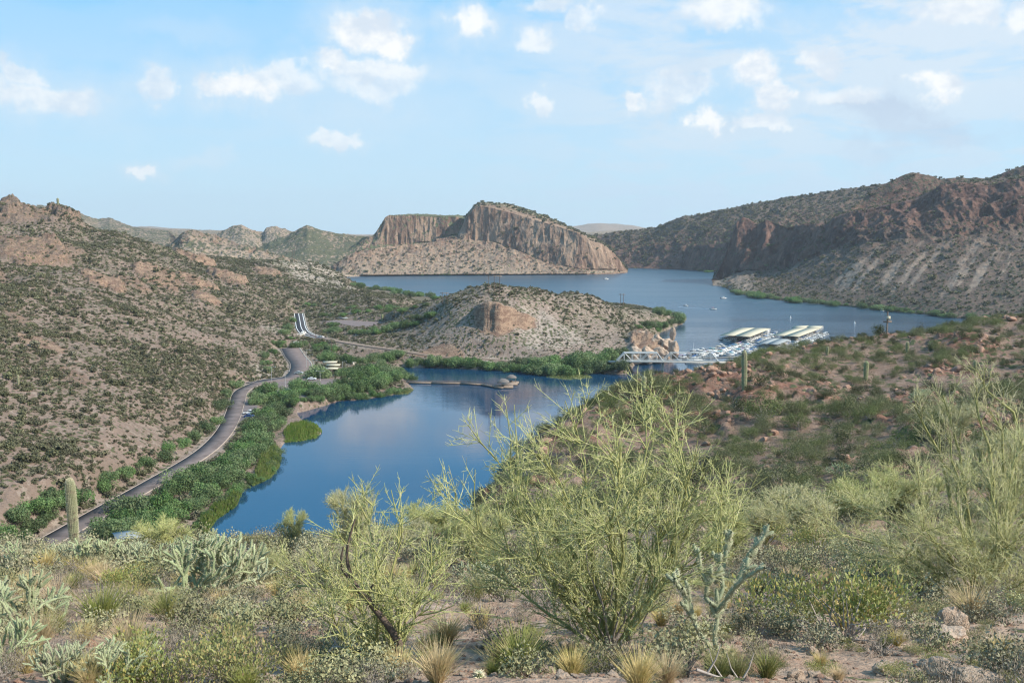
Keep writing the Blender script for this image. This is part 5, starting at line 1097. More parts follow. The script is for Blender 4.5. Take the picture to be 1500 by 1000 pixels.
# --- far shores
def loft_scatter(name, lf, n, seed, size, vmin, meshes, label, rowlim=None, colcond=None, dmax=1400):
    G2, mk, o = lf; q = np.random.RandomState(seed); nr, nc = G2.shape[:2]; lo, hi_ = rowlim or (0, nr-2)
    I = q.uniform(lo, hi_, n*4); J = q.uniform(0, nc-1.01, n*4); i = I.astype(int); j = J.astype(int)
    du = np.linalg.norm(G2[i, np.minimum(j+1, nc-1)]-G2[i, j], axis=1); dv = np.linalg.norm(G2[i+1, j]-G2[i, j], axis=1); area = du*dv; keep = q.rand(n*4) < area/np.percentile(area, 92)
    keep &= q.rand(n*4) < np.clip(mk[i, j, 2]*1.2, 0, 1); i, j = i[keep][:n], j[keep][:n]; fi = (I-np.floor(I))[keep][:n]; p = G2[i, j]*(1-fi[:, None])+G2[i+1, j]*fi[:, None]
    for k, me in enumerate(meshes):
        s_ = slice(k, None, len(meshes)); pp = p[s_]; scatter(name, pp, q.rand(len(pp))*6.28, size*q.lognormal(0, .35, len(pp)), me, label, 'scrub')
loft_scatter('canyon_scrub', canyon, 9000, 1, 1.7, .3, SCRs, 'dark scrub scattered over the slope under the right canyon cliffs')
loft_scatter('canyon_scrub', summit, 2600, 2, 2.2, .3, SCRs[:1], 'dark scrub on the summit above the right canyon cliffs')
loft_scatter('canyon_scrub', backr, 4000, 3, 2.6, .3, SCRs[:2], 'dark scrub along the far canyon ridge')
loft_scatter('lakeside_scrub', talus, 2200, 4, 2.0, .3, SCRs, 'grey-green scrub over the pale slope below the great cliff')
loft_scatter('mesa_scrub', mesa, 2500, 5, 2.6, .3, SCRs[:1], 'dark scrub on top of the great cliff')
def water_band(pts, n, w, lab, grp, seed, hk=.8, jy=.6):
    q = np.random.RandomState(seed); pts = np.asarray(pts, float)
    for k in range(n):
        x = q.uniform(pts[0, 0], pts[-1, 0]); y = np.interp(x, pts[:, 0], pts[:, 1])-q.uniform(-.2, jy); g = PZ(x, y, .6); s_ = w*q.uniform(.6, 1.3)*g[1]/F/1.8; kk = q.randint(5)
        root = link('waterside_bush', None, None, g, (0, 0, q.rand()*6), (s_, s_, s_*hk)); tag(root, lab, 'tree', grp); link('crown', SCR[kk] if w < 7 else TREE[kk], root).data.materials
for c in SCR[:0]: pass
water_band([(1075, 430), (1110, 436.5), (1150, 441.5), (1250, 450.5), (1320, 457.5), (1420, 468), (1470, 472)], 74, 13, 'green bush along the waterline under the right canyon wall', 'green bushes along the right shore', 1, .7, 2.5)
water_band([(610, 403.5), (700, 403), (780, 402)], 42, 7.5, 'green bush along the waterline below the great cliff', 'green bushes below the great cliff', 2, .7, 1.2)
water_band([(1020, 397), (1050, 400)], 6, 7, 'green bush at the water in the far gorge mouth', 'bushes in the gorge mouth', 3, .7, 1.2)

# --- stones
def rock_mesh(seed, rough=.28, mat=None, sub=3, squash=(1, 1, 1)):
    bm = bmesh.new(); bmesh.ops.create_icosphere(bm, subdivisions=sub, radius=1); V = np.array([v.co[:] for v in bm.verts]); q = np.random.RandomState(seed)
    for _ in range(9):                       # facet it with random cuts
        nn = q.normal(size=3); nn /= np.linalg.norm(nn); d = q.uniform(.55, .85); s_ = V@nn; V = V-np.maximum(s_-d, 0)[:, None]*nn*.92
    V = V*(1+rough*fbm(V*1.6+seed, 4)[:, None])*squash
    for v, c in zip(bm.verts, V): v.co = c
    me = bpy.data.meshes.new('boulder'); bm.to_mesh(me); bm.free(); me.materials.append(mat or M_rock); return me
RK = [rock_mesh(i, .25, M_rock, 2, (1, .8, .62)) for i in range(6)]; RKP = [rock_mesh(20+i, .42, M_rockp, 4, (1, .85, .75)) for i in range(4)]
for px, py, wpx, hpx, lb in [(987, 524, 14, 42, 'tall pale pinnacle rock standing at the tip beside the bridge'), (986, 497, 9, 24, 'rounded tan block balanced on top of the waterside pinnacle'), (968, 528, 26, 26, 'big pale boulder leaning against the waterside pinnacle'), (948, 529, 30, 34, 'broad tan boulder behind the left half of the truss bridge'),
                             (928, 530, 26, 30, 'grey-tan boulder above the green bank behind the bridge'), (958, 508, 22, 28, 'tan boulder high on the rocky tip of the peninsula'), (940, 500, 20, 20, 'small tan boulder near the top of the rocky tip'), (975, 512, 16, 26, 'upright tan boulder behind the waterside pinnacle')]:
    D = 678+(530-py)*1.6; p = P(px, py, D); w = wpx*D/F/2; h = hpx*D/F/2; o = link('boulder', RKP[len(lb) % 4], None, p+[0, 0, h*.6], (0, 0, px*.7), (w*1.2, w*1.2, h*1.15)); tag(o, lb, 'boulder', 'boulders on the rocky tip')
# ------------------------------------------------------------------ plants of the near slope
def palo(seed, stems, n1=9, n2=9, n3=7, l1=.6, l2=.32, l3=.12, r0=.035, thick=1.0, gap=.22):
    """stems: list of 3-D targets from the base; returns (twigs mesh, branches mesh)"""
    q = np.random.RandomState(seed); br_ = Acc(); tw = Acc()
    def kids(A, Bp, n, t0, t1, L, ang, upb, jit=.35):
        m = len(A); t = q.uniform(t0, t1, (m, n)); T = Bp-A; Ln = np.linalg.norm(T, axis=1)[:, None]; T = T/(Ln+1e-9)
        st = A[:, None]+(Bp-A)[:, None]*t[..., None]; rnd = q.normal(size=(m, n, 3)); rnd -= (rnd*T[:, None]).sum(-1, keepdims=True)*T[:, None]; rnd /= np.linalg.norm(rnd, axis=-1, keepdims=True)+1e-9
        an = ang*(1+q.normal(size=(m, n, 1))*.25); d = T[:, None]*np.cos(an)+rnd*np.sin(an); d[..., 2] += upb; d /= np.linalg.norm(d, axis=-1, keepdims=True)
        le = L*(1.25-.7*t[..., None])*(1+q.normal(size=(m, n, 1))*jit).clip(.4, 1.7); return st.reshape(-1, 3), (st+d*le).reshape(-1, 3)
    SA, SB = [], []
    for tg in stems:
        tg = np.array(tg, float)*[.97, .97, .92]; L = np.linalg.norm(tg); k = 7; t = np.linspace(0, 1, k)[:, None]; side = q.normal(size=3)*L*.07
        pts = tg*t*[1, 1, 1]+np.array([0, 0, 1])*(t*(1-t))*L*.22+side*np.sin(t*math.pi)+q.normal(size=(k, 3))*L*.018*(t > 0); rr = r0*thick*(1-.82*t[:, 0])*(.6+.4*L/2)
        br_.tube(pts, rr, 6)
        for i in range(1, k-1): SA.append(pts[i]); SB.append(pts[i+1])
        # dense leader end
        SA.append(pts[-2]); SB.append(pts[-1]+(pts[-1]-pts[-2])*.05)
    SA, SB = np.array(SA), np.array(SB)
    a1, b1 = kids(SA, SB, max(1, int(n1/3)), 0, 1, l1, .75, .30); m1 = (a1+b1)/2+q.normal(size=a1.shape)*.02
    br_.rods(a1, m1, .010*thick, .007*thick, 4); br_.rods(m1, b1, .007*thick, .0045*thick, 4)
    a2, b2 = kids(m1, b1, n2//2, -.8, 1, l2, .8, .18); tw.rods(a2, b2, .0048*thick, .003*thick, 3)
    a3, b3 = kids(a2, b2, n3, .15, 1.0, l3, .95, .08); tw.rods(a3, b3, .0029*thick, .0016*thick, 3)
    a4, b4 = kids(a2, b2, 2, .5, 1.0, l3*1.6, .4, .15); tw.rods(a4, b4, .0029*thick, .0016*thick, 3)
    return tw.build('twigs', M_paloT), br_.build('branches', M_paloB)
def palo_plant(meshes, loc, rz, sc, label, grp=None):
    root = link('palo_verde', None, None, loc, (0, 0, rz), sc); tag(root, label, 'tree', grp); link('twigs', meshes[0], root); link('branches', meshes[1], root); return root
def near_at(px, py):
    h = NG.hit(px, py, dmin=5); return h
def off(base, px, py, dy=0.0):        # 3-D offset of a point seen at px,py near the base's distance
    return P(px, py, base[1]+dy)-base
LAND = []                                  # landmarks for the labels
# the big one in the middle
b0 = near_at(893, 962)
st = [off(b0, 705, 640, .5), off(b0, 655, 735, -.5), off(b0, 760, 690, 1.0), off(b0, 790, 640, -.2), off(b0, 850, 590, .4), off(b0, 905, 660, -.8), off(b0, 950, 585, .3), off(b0, 975, 570, .9), off(b0, 1010, 680, -.4), off(b0, 1065, 715, .3), off(b0, 1085, 775, -.5), off(b0, 770, 800, -.9), off(b0, 720, 830, .6), off(b0, 870, 760, -1.0), off(b0, 1010, 800, -.9), off(b0, 940, 720, 1.2), off(b0, 820, 740, 1.2), off(b0, 985, 755, .1), off(b0, 760, 740, .0), off(b0, 830, 840, -.6)]
pm0 = palo(1, st, 9, 9, 7, .50, .27, .10, .028); palo_plant(pm0, b0, 0, 1, 'largest yellow-green palo verde, its sprays crossing the cove in mid-picture'); LAND.append((893, 'the largest palo verde'))
ds = Acc(); q = np.random.RandomState(4)
for tx, ty in ((880, 860), (905, 820), (935, 835), (870, 900), (945, 900), (990, 850), (860, 790), (915, 880), (830, 895)):
    e = off(b0, tx, ty, -.5-.3*q.rand()); t = np.linspace(0, 1, 6)[:, None]; ds.tube(e*t+q.normal(size=(6, 3))*.035*(t > 0), .016*(1-.7*t[:, 0]), 5)
o = link('dead_branches', ds.build('dead_branches', M_dead), None, b0); tag(o, 'bundle of dead grey branches at the foot of the largest palo verde', 'dead wood')
b1 = near_at(572, 985)
st = [off(b1, 505, 765, .3), off(b1, 545, 720, .8), (off(b1, 600, 745, .5)), off(b1, 470, 820, 0), off(b1, 640, 820, .2), off(b1, 620, 880, -.4), off(b1, 520, 850, -.5), off(b1, 430, 850, .4), off(b1, 560, 800, -.3), off(b1, 590, 870, .7), off(b1, 480, 890, -.4), off(b1, 660, 775, .8)]
palo_plant(palo(2, st, 6, 7, 6, .36, .24, .09, .020), b1, 0, 1, 'second palo verde, its green sprays rising around a dark leaning trunk'); LAND.append((572, 'the dark-trunked palo verde'))
tr = Acc(); q = np.random.RandomState(9)
for pts in ([(572, 985), (585, 950), (575, 925), (548, 890), (520, 855), (508, 810), (520, 760)], [(548, 890), (540, 870), (550, 850)], [(520, 855), (500, 830), (503, 800)]):
    t = np.array([off(b1, x, y, -.25) for x, y in pts]); tr.tube(smooth_line(t, 4), np.linspace(.055 if len(pts) > 3 else .02, .008, (len(pts)-1)*4+1), 7)
o = link('leaning_trunk', tr.build('leaning_trunk', M_darkb), None, b1); tag(o, 'dark weathered leaning trunk with bare pale tips, standing left of centre', 'dead tree')
b2 = near_at(1440, 885)
st = [off(b2, 1290, 740, .5), off(b2, 1240, 720, 1.4), off(b2, 1340, 690, .3), off(b2, 1400, 690, 1.0), off(b2, 1450, 680, 0), off(b2, 1500, 700, .4), off(b2, 1540, 760, -.3), off(b2, 1350, 760, -.6), off(b2, 1200, 770, .2), off(b2, 1400, 780, -.6), off(b2, 1480, 790, -.5), off(b2, 1290, 800, -.4), off(b2, 1560, 690, .8), off(b2, 1320, 840, -.2), off(b2, 1240, 800, 1.0), off(b2, 1430, 830, -.9), off(b2, 1500, 850, -.5), off(b2, 1500, 640, 1.0)]
palo_plant(palo(3, st, 10, 12, 6, .60, .30, .12, .034), b2, 0, 1, 'broad green palo verde spreading behind the tan boulders on the right'); LAND.append((1440, 'the broad palo verde on the right'))
b3 = near_at(1452, 868)
st = [off(b3, 1380, 545, 0), off(b3, 1425, 520, .5), off(b3, 1355, 590, .5), off(b3, 1455, 580, -.3), off(b3, 1395, 620, -.6), off(b3, 1340, 560, .3), off(b3, 1435, 540, -.2), off(b3, 1490, 640, .2), off(b3, 1530, 600, .3), off(b3, 1410, 660, .4)]
palo_plant(palo(4, st, 8, 10, 6, .62, .34, .14, .035, 1.3), b3, 0, 1, 'tall sparse palo verde whose top stands against the brown ridge on the right')
# smaller palo verdes behind: a few seeds, copied
PVs = []
for i in range(3):
    q = np.random.RandomState(50+i); st = [np.array([math.cos(a)*q.uniform(.3, 1.0), math.sin(a)*q.uniform(.3, 1.0), q.uniform(.9, 1.7)]) for a in np.arange(9)*.7+q.rand()]
    PVs.append(palo(60+i, st, 9, 12, 6, .40, .22, .10, .018, 1.4))
for px, py, hpx, lb, wk in [(235, 812, 62, 'pale green palo verde rising behind the cholla thicket near the cove corner', 1.2), (180, 808, 40, 'low pale green palo verde just right of the tall saguaro', 1.3), (520, 800, 95, 'wispy pale palo verde standing against the blue cove, left of the leaning trunk', .8), (430, 800, 60, 'thin pale palo verde with a bare forked top above the water', .7),
                           (640, 800, 75, 'round grey-green palo verde at the water side left of the largest one', 1.2), (600, 810, 55, 'low green palo verde under the cove edge beside the leaning trunk', 1.3), (1120, 800, 80, 'green palo verde directly right of the largest one', 1.2), (1180, 790, 85, 'soft green palo verde filling the gap before the shaded ridge', 1.3), (1250, 770, 80, 'soft green palo verde behind the broad one, left side', 1.2),
                           (1320, 760, 90, 'leafy green palo verde behind the broad one, middle', 1.2), (1480, 740, 120, 'tall green palo verde cut by the right picture edge', 1.0), (700, 830, 95, 'grey-green palo verde at the left foot of the largest one', 1.0), (1060, 830, 100, 'yellow-green palo verde at the right foot of the largest one', .9), (480, 860, 70, 'pale green palo verde leaning over jojoba left of the dark trunk', 1.1), (400, 850, 50, 'low yellow-green palo verde beside the big cholla', 1.2), (1400, 640, 60, 'feathery green palo verde on the ridge below the crest at right', 1.0)]:
    g = near_at(px, py)
    if g is None: continue
    h = hpx*g[1]/F/1.9; palo_plant(PVs[px % 3], g-[0, 0, .05], px*.37, (h*wk, h*wk, h), lb, 'palo verde trees on the near slope')
# --- cholla
def cholla(seed, n0=6, depth=4, L=.20, rad=.019, spread=.5, up=.5, joints=None, path=None):
    q = np.random.RandomState(seed); ac = Acc(); spn = Acc(); ends = []
    def joint(p, d, l, r_):
        k = 5; t = np.linspace(0, 1, k); pts = p+d*l*t[:, None]+q.normal(size=(k, 3))*l*.02; rr = r_*np.array([.62, 1, .92, 1.02, .55])*q.uniform(.9, 1.1, k); ac.tube(pts, rr, 6, cap=False)
        ns = int(46*l/.2); tt = q.rand(ns); a = unit(ns, q); a -= (a@d)[:, None]*d; a /= np.linalg.norm(a, axis=1)[:, None]; b = p+d*l*tt[:, None]+a*r_*.8; e = a+d*q.uniform(-.4, .6, ns)[:, None]
        spn.rods(b, b+e*r_*1.15*q.uniform(.6, 1.3, ns)[:, None], r_*.10, r_*.03, 3); return pts[-1]
    def rec(p, d, dep, r_):
        l = L*q.uniform(.75, 1.25)*(1.15 if dep == depth else 1); e = joint(p, d, l, r_)
        if dep == 0: return
        for _ in range(q.choice([1, 2, 2, 3]) if dep < depth else 2):
            nd = d+q.normal(size=3)*spread; nd[2] += up*.4; nd /= np.linalg.norm(nd); rec(e-d*l*.06, nd, dep-1, r_*.97)
    if path:
        for P0, P1, n in path:
            P0, P1 = np.array(P0, float), np.array(P1, float); prev = P0
            for i in range(n):
                t = (i+1)/n; nx = P0+(P1-P0)*t+q.normal(size=3)*.02; d = nx-prev; l = np.linalg.norm(d); joint(prev, d/l, l*1.03, rad*1.15)
                if i >= n*.4:
                    for _ in range(2):
                        nd = d/l+q.normal(size=3)*.4; nd[2] += .9; nd /= np.linalg.norm(nd); rec(nx, nd, 1, rad)
                prev = nx
    else:
        for i in range(n0):
            a = i/n0*6.28+q.rand(); d = np.array([math.cos(a)*.75, math.sin(a)*.75, .6+q.rand()*.6]); d /= np.linalg.norm(d); rec(np.array([0, 0, .0]), d, depth, rad*1.1)
    return ac.build('joints', M_cho), spn.build('spines', M_spine)
CH = [cholla(1, 6, 4), cholla(2, 5, 4, .22, .022), cholla(3, 7, 3, .17, .020, .6), cholla(4, 5, 4, .2, .019, .55)]
def put_cholla(ms, g, rz, sc, label, grp=None):
    root = link('cholla', None, None, g-[0, 0, .03], (0, 0, rz), sc); tag(root, label, 'cactus', grp); link('joints', ms[0], root); link('spines', ms[1], root)
b = near_at(1052, 975)
pth = [((0, 0, 0), off(b, 1048, 900), 3), (off(b, 1048, 900), off(b, 1110, 795, .2), 6), (off(b, 1048, 900), off(b, 1065, 800, .3), 5), ((0, 0, .05), off(b, 1000, 860, -.2), 6), (off(b, 1048, 900), off(b, 1028, 830, .2), 4), (off(b, 1052, 890), off(b, 1085, 840, -.3), 3)]
put_cholla(cholla(9, rad=.024, L=.13, spread=.35, path=pth), b, 0, 1, 'tall pale green cholla with upright arms right of the largest palo verde'); LAND.append((1050, 'the tall upright cholla'))
CP_ = [(330, 875, 100, 'large pale buckhorn cholla topping the thicket above the cove corner'), (285, 880, 95, 'big cholla with dark crooked stems at the left of the largest one'), (375, 862, 75, 'bushy cholla joining the right side of the largest thicket one'), (240, 850, 60, 'pale cholla between the saguaro and the big thicket'), (195, 838, 55, 'pale cholla at the right foot of the tall saguaro'),
       (140, 840, 55, 'pale cholla right behind the straw grass below the saguaro'), (55, 838, 55, 'spiny cholla at the left of the saguaro foot'), (15, 845, 60, 'spiny cholla by the left picture edge behind the grass'), (90, 830, 42, 'small cholla directly before the saguaro foot'), (30, 930, 95, 'big sage-green cholla at the left edge above the low grass'), (70, 900, 70, 'sage-green cholla behind the left edge grass tufts'),
       (10, 985, 90, 'thick cholla in the lower left corner'), (90, 1000, 75, 'broad cholla half cut by the bottom edge near the left corner'), (160, 1005, 70, 'cholla with thick upright arms beside the bottom left grass'), (350, 918, 60, 'low cholla with sprawling pale arms over a reddish stone'), (690, 862, 50, 'small bluish cholla between the two near palo verdes'), (270, 822, 42, 'small cholla peering over the slope edge left of the cove'),
       (310, 815, 40, 'small cholla at the slope edge before the cove water'), (400, 828, 36, 'small cholla at the slope edge right of the thicket'), (1230, 700, 26, 'small pale cholla on the shaded ridge slope'), (1350, 590, 24, 'pale cholla among stones on the upper ridge'), (205, 985, 60, 'cholla with pale elbows between the near grass tufts'), (1140, 890, 34, 'small cholla in the shade right of the upright one')]
for i, (px, py, hpx, lb) in enumerate(CP_):
    g = near_at(px, py)
    if g is None: continue
    s_ = hpx*g[1]/F/.95; put_cholla(CH[i % 4], g, px*.9, s_, lb, 'cholla cacti on the near slope')
# --- saguaros
def saguaro(px, pb, pt, wpx, label, big=False, D=None):
    g = near_at(px, pb) if D is None else P(px, pb, D)
    if g is None: return
    h = (pb-pt)*g[1]/F; rad = wpx*g[1]/F/2; ribs = 18 if big else 12; k = 40 if big else 14; sides = ribs*4
    th = np.arange(sides)/sides*2*math.pi; t = np.linspace(0, 1, k); q = np.random.RandomState(int(px))
    prof = rad*np.interp(t, [0, .1, .5, .85, .95, .985, 1], [.80, .90, 1.0, 1.0, .86, .55, .05])*(1+.03*q.normal(size=k)); zz = t*h; lean = np.stack([.05*h*t**2*.4, 0*t, 0*t], -1)
    rib = 1+.13*np.cos(th*ribs); rr = prof[:, None]*rib[None]
    V = np.stack([rr*np.cos(th), rr*np.sin(th), np.repeat(zz[:, None], sides, 1)], -1)+lean[:, None]
    ac = Acc(); i = np.arange(k-1)[:, None]*sides; j = np.arange(sides)[None]; j2 = (j+1) % sides
    ac.add(V.reshape(-1, 3), np.stack([i+j, i+j2, i+sides+j2, i+sides+j], -1).reshape(-1, 4))
    root = link('saguaro', None, None, g-[0, 0, .1], (0, 0, px)); tag(root, label, 'cactus', 'saguaro cacti'); link('stem', ac.build('stem', M_sag, True), root)
    sp = Acc(); zs = np.arange(.05*h, h*.99, max(.035, h/90)); A_ = []; B_ = []
    for a in range(ribs):
        ang = a/ribs*2*math.pi
        for z_ in zs[(a % 2)::1]:
            r1 = np.interp(z_/h, t, prof)*1.12; lx = .05*h*(z_/h)**2*.4
            for s in (-.25, .25, .0): A_.append((math.cos(ang)*r1+lx, math.sin(ang)*r1, z_)); B_.append((math.cos(ang+s)*(r1+.035)+lx, math.sin(ang+s)*(r1+.035), z_+q.uniform(-.02, .03)))
    sp.rods(A_, B_, .0035 if big else .006, .001, 3); link('spines', sp.build('spines', M_spine), root)
    if big:
        cp = Acc(); n = 160; a = q.rand(n)*6.28; e = q.rand(n)**.5*prof[-4]*.9; A1 = np.stack([np.cos(a)*e+.02*h, np.sin(a)*e, np.full(n, h*.975)+ .02*h*(1-e/prof[-4])], -1); cp.rods(A1-[0, 0, .02], A1+unit(n, q)*.03+[0, 0, .05], .004, .001, 3); link('crown_spines', cp.build('crown_spines', M_spine), root)
        sc_ = Acc()
        for _ in range(16):
            a = -math.pi/2+q.uniform(-1.1, 1.1)-px; z_ = q.uniform(.08, .6)*h; r1 = np.interp(z_/h, t, prof)*1.04; c = np.array([math.cos(a)*r1, math.sin(a)*r1, z_]); sc_.tube([c-[0, 0, q.uniform(.02, .07)], c+[0, 0, q.uniform(.02, .07)]], .02, 5, True)
        link('scars', sc_.build('scars', M_darkb), root)
saguaro(110, 818, 690, 12.5, 'tall ribbed saguaro without arms rising above the road on the left', True); LAND.append((110, 'the tall saguaro'))
for px, pb, pt, w, lb in [(25, 812, 786, 4, 'thin young saguaro tip left of the tall ribbed one'), (1090, 572, 509, 7, 'tall saguaro on the ridge edge in front of the marina'), (943, 575, 549, 6, 'saguaro at the ridge tip behind the largest palo verde top'), (1268, 556, 527, 6, 'short saguaro in the middle of the brown ridge'), (1329, 517, 499, 4, 'short saguaro just below the crest right of the wooden post'), (1428, 546, 526, 4, 'thin saguaro above the feathery palo verde at right'), (1212, 520, 506, 3, 'tiny saguaro near the ridge crest right of the grey roof'), (702, 992, 965, 9, 'little barrel-like saguaro seedling between the near grass tufts')]:
    saguaro(px, pb, pt, w, lb)
for px, pb, pt, lb in [(27, 563, 548, 'small distant saguaro on the left hillside'), (85, 300, 290, 'tiny saguaro beside the left summit rocks'), (560, 470, 460, 'tiny saguaro on the flank of the peninsula')]:
    g = WG.hit(px, pb)
    if g is not None: saguaro(px, pb, pt, 3, lb, False, g[1])
# --- grass tufts
def tuft(seed, mat, n=340, h=.5, w=.30):
    q = np.random.RandomState(seed); a = q.rand(n)*6.28; e = np.abs(q.normal(size=n))*.36+.06; d = np.stack([np.cos(a)*e, np.sin(a)*e, np.ones(n)], -1); d /= np.linalg.norm(d, axis=1)[:, None]
    st = np.stack([np.cos(a), np.sin(a), 0*a], -1)*q.rand(n)[:, None]*.07; L = h*q.uniform(.55, 1.15, n)[:, None]; m = st+d*L*.55; bend = np.stack([np.cos(a), np.sin(a), -.35+0*a], -1)*.12*(w/.3); t_ = m+(d+bend*2)*L*.5
    ac = Acc(); ac.rods(st, m, .0038, .003, 3); ac.rods(m, t_, .003, .0008, 3); return ac.build('blades', mat)
TU = [tuft(1, M_straw), tuft(2, M_ggrass), tuft(3, M_straw, 340, .5, .5), tuft(4, M_ggrass, 300, .45, .2)]
def put_tuft(k, px, py, hpx, lb, grp=None, rz=0.0):
    g = near_at(px, py)
    if g is None: return
    s_ = hpx*g[1]/F/.48; o = link('grass_tuft', TU[k], None, g, (0, 0, px), s_); tag(o, lb, 'grass', grp)
for i, (k, px, py, hp, lb) in enumerate([(0, 85, 890, 45, 'fluffy straw grass tuft below the left chollas'), (1, 150, 920, 60, 'tall green-based grass tuft with straw tips below the saguaro'), (0, 190, 960, 62, 'pale straw grass tuft at lower left, leaning right'), (1, 245, 910, 50, 'yellow-green grass tuft left of the big cholla stem'), (0, 60, 950, 55, 'straw grass tuft between the left edge chollas'), (1, 195, 995, 70, 'green grass tuft cut by the bottom left edge'),
                                  (3, 692, 885, 46, 'short bright green grass tuft beside the small bluish cholla'), (2, 655, 945, 50, 'straw grass tuft left of the dead branches on the ground'), (1, 760, 985, 68, 'wide grey-green grass tuft in the bottom middle'), (0, 640, 1000, 60, 'straw tuft at the bottom edge right of the dark trunk'), (3, 1360, 870, 50, 'brown-green grass tuft at the boulder behind'), (0, 935, 1010, 60, 'pale straw tuft at the bottom under the largest palo verde'), (2, 975, 1005, 50, 'thin straw tuft right of the pale one at the bottom'),
                                  (0, 130, 850, 30, 'small straw tuft just below the saguaro foot'), (2, 35, 875, 34, 'low straw tuft behind the left edge cholla'), (1, 430, 985, 46, 'green tuft at the right end of the near jojoba'), (2, 1420, 910, 55, 'dry upright tuft behind the tan boulders')]):
    put_tuft(k, px, py, hp, lb, 'grass tufts of the near slope')
# --- jojoba and other bushes
def jojoba(seed, n=2300):
    q = np.random.RandomState(seed); ac = Acc(); c = q.normal(size=(8, 3))*[.42, .42, .12]; c[:, 2] = np.abs(c[:, 2])*1.6+.40; k = q.randint(0, 8, n); d = unit(n, q); d[:, 2] = d[:, 2]*.85
    p = c[k]+d*q.uniform(.12, .48, n)[:, None]; p[:, 2] *= .8; up = d*.5+[0, 0, .9]+q.normal(size=(n, 3))*.35; up /= np.linalg.norm(up, axis=1)[:, None]; sd = np.cross(up, q.normal(size=(n, 3))); sd /= np.linalg.norm(sd, axis=1)[:, None]
    L = .030*q.uniform(.7, 1.2, n)[:, None]; w = L*.42; c6 = np.stack([p-up*L, p-sd*w-up*L*.2, p-sd*w*.8+up*L*.6, p+up*L, p+sd*w*.8+up*L*.6, p+sd*w-up*L*.2], 1)
    f = np.arange(n)[:, None]*6; ac.add(c6.reshape(-1, 3), np.concatenate([f+[0, 1, 2, 3], f+[0, 3, 4, 5]])); return ac.build('leaves', M_jojo)
JJ = [jojoba(i) for i in range(3)]
def bush(name, me, stem, px, py, wpx, hk, lb, cat='shrub', grp=None):
    g = near_at(px, py)
    if g is None: return None
    s_ = wpx*g[1]/F/1.7; root = link(name, None, None, g-[0, 0, .03], (0, 0, px*1.3), (s_, s_, s_*hk)); tag(root, lb, cat, grp); link('foliage', me, root); link('stems', stem, root); return root
JP = [(235, 1006, 170, 'broad jojoba bush with brown-tipped oval leaves at the bottom left'), (345, 1004, 190, 'jojoba bush with oval leaves cut by the bottom edge, right of the broad one'), (1240, 940, 215, 'round jojoba bush with yellowing oval leaves left of the tan boulders'), (1195, 815, 90, 'dark olive jojoba under the soft green palo verdes'), (730, 858, 110, 'olive jojoba at the left foot of the largest palo verde'), (430, 880, 80, 'olive jojoba right of the large cholla thicket'), (480, 900, 70, 'grey-olive jojoba left of the leaning trunk'), (1290, 860, 90, 'olive jojoba below the broad palo verde'), (200, 880, 90, 'pale olive bush between the left grass tufts and big cholla'), (160, 870, 80, 'pale olive bush below the saguaro'), (800, 840, 80, 'olive bush inside the largest palo verde'), (1330, 905, 70, 'olive bush touching the tan boulders')]
for i, (px, py, w, lb) in enumerate(JP): bush('jojoba_bush', JJ[i % 3], STEM[i % 3], px, py, w, 1.0, lb, 'shrub', 'jojoba bushes of the near slope')
# tan boulders on the right
for px, py, w, h, rz, lb in [(1396, 925, 42, 48, .4, 'tall tan boulder, upper one of the pair under the broad palo verde'), (1385, 938, 66, 28, 1.2, 'flat tan boulder, lower one of the pair under the broad palo verde'), (1375, 990, 60, 30, 2.2, 'tan flat stone at the bottom right below the boulder pair'), (1440, 998, 70, 24, .2, 'wide tan stone cut by the bottom edge at right'), (338, 915, 34, 22, .9, 'reddish stone under the sprawling cholla arms'), (380, 870, 28, 18, 2, 'pale stone under the big cholla thicket'), (1300, 985, 46, 20, 1, 'half-buried tan stone below the round jojoba'), (840, 955, 40, 24, .5, 'dark red stone at the foot of the largest palo verde')]:
    g = near_at(px, py); k = g[1]/F/2; o = link('boulder', RKP[int(px) % 4], None, g+[0, 0, h*k*.6], (0, 0, rz), (w*k*1.25, w*k*1.1, h*k*1.5)); tag(o, lb, 'rock')
# fallen dead branches
for pts, lb in [([(725, 945), (750, 950), (790, 958), (820, 968), (865, 965)], 'fallen grey forked branch lying left of the largest palo verde foot'), ([(470, 985), (490, 955), (520, 970), (545, 1000)], 'dark arched dead branch on the ground at bottom left of centre'), ([(825, 895), (850, 905), (880, 920)], 'short bleached branch sticking out left of the largest palo verde'), ([(1020, 990), (1050, 1000), (1090, 1010)], 'thin dead stick on the ground at the bottom right of the upright cholla')]:
    g = near_at(*pts[0]) if pts[0][1] < 1000 else near_at(pts[0][0], 995); t = np.array([off(g, x, y, 0)+[0, 0, .06] for x, y in pts]); ac = Acc(); sm = smooth_line(t, 5); ac.tube(sm, np.linspace(.017, .006, len(sm)), 6)
    for k in range(4): i = 3+k*3 if 3+k*3 < len(sm) else len(sm)-2; ac.tube([sm[i], sm[i]+[.08*(-1)**k, .03, .12], sm[i]+[.12*(-1)**k, .03, .26]], [.010, .007, .003], 4)
    o = link('dead_branch', ac.build('dead_branch', M_dead), None, g); tag(o, lb, 'dead wood')
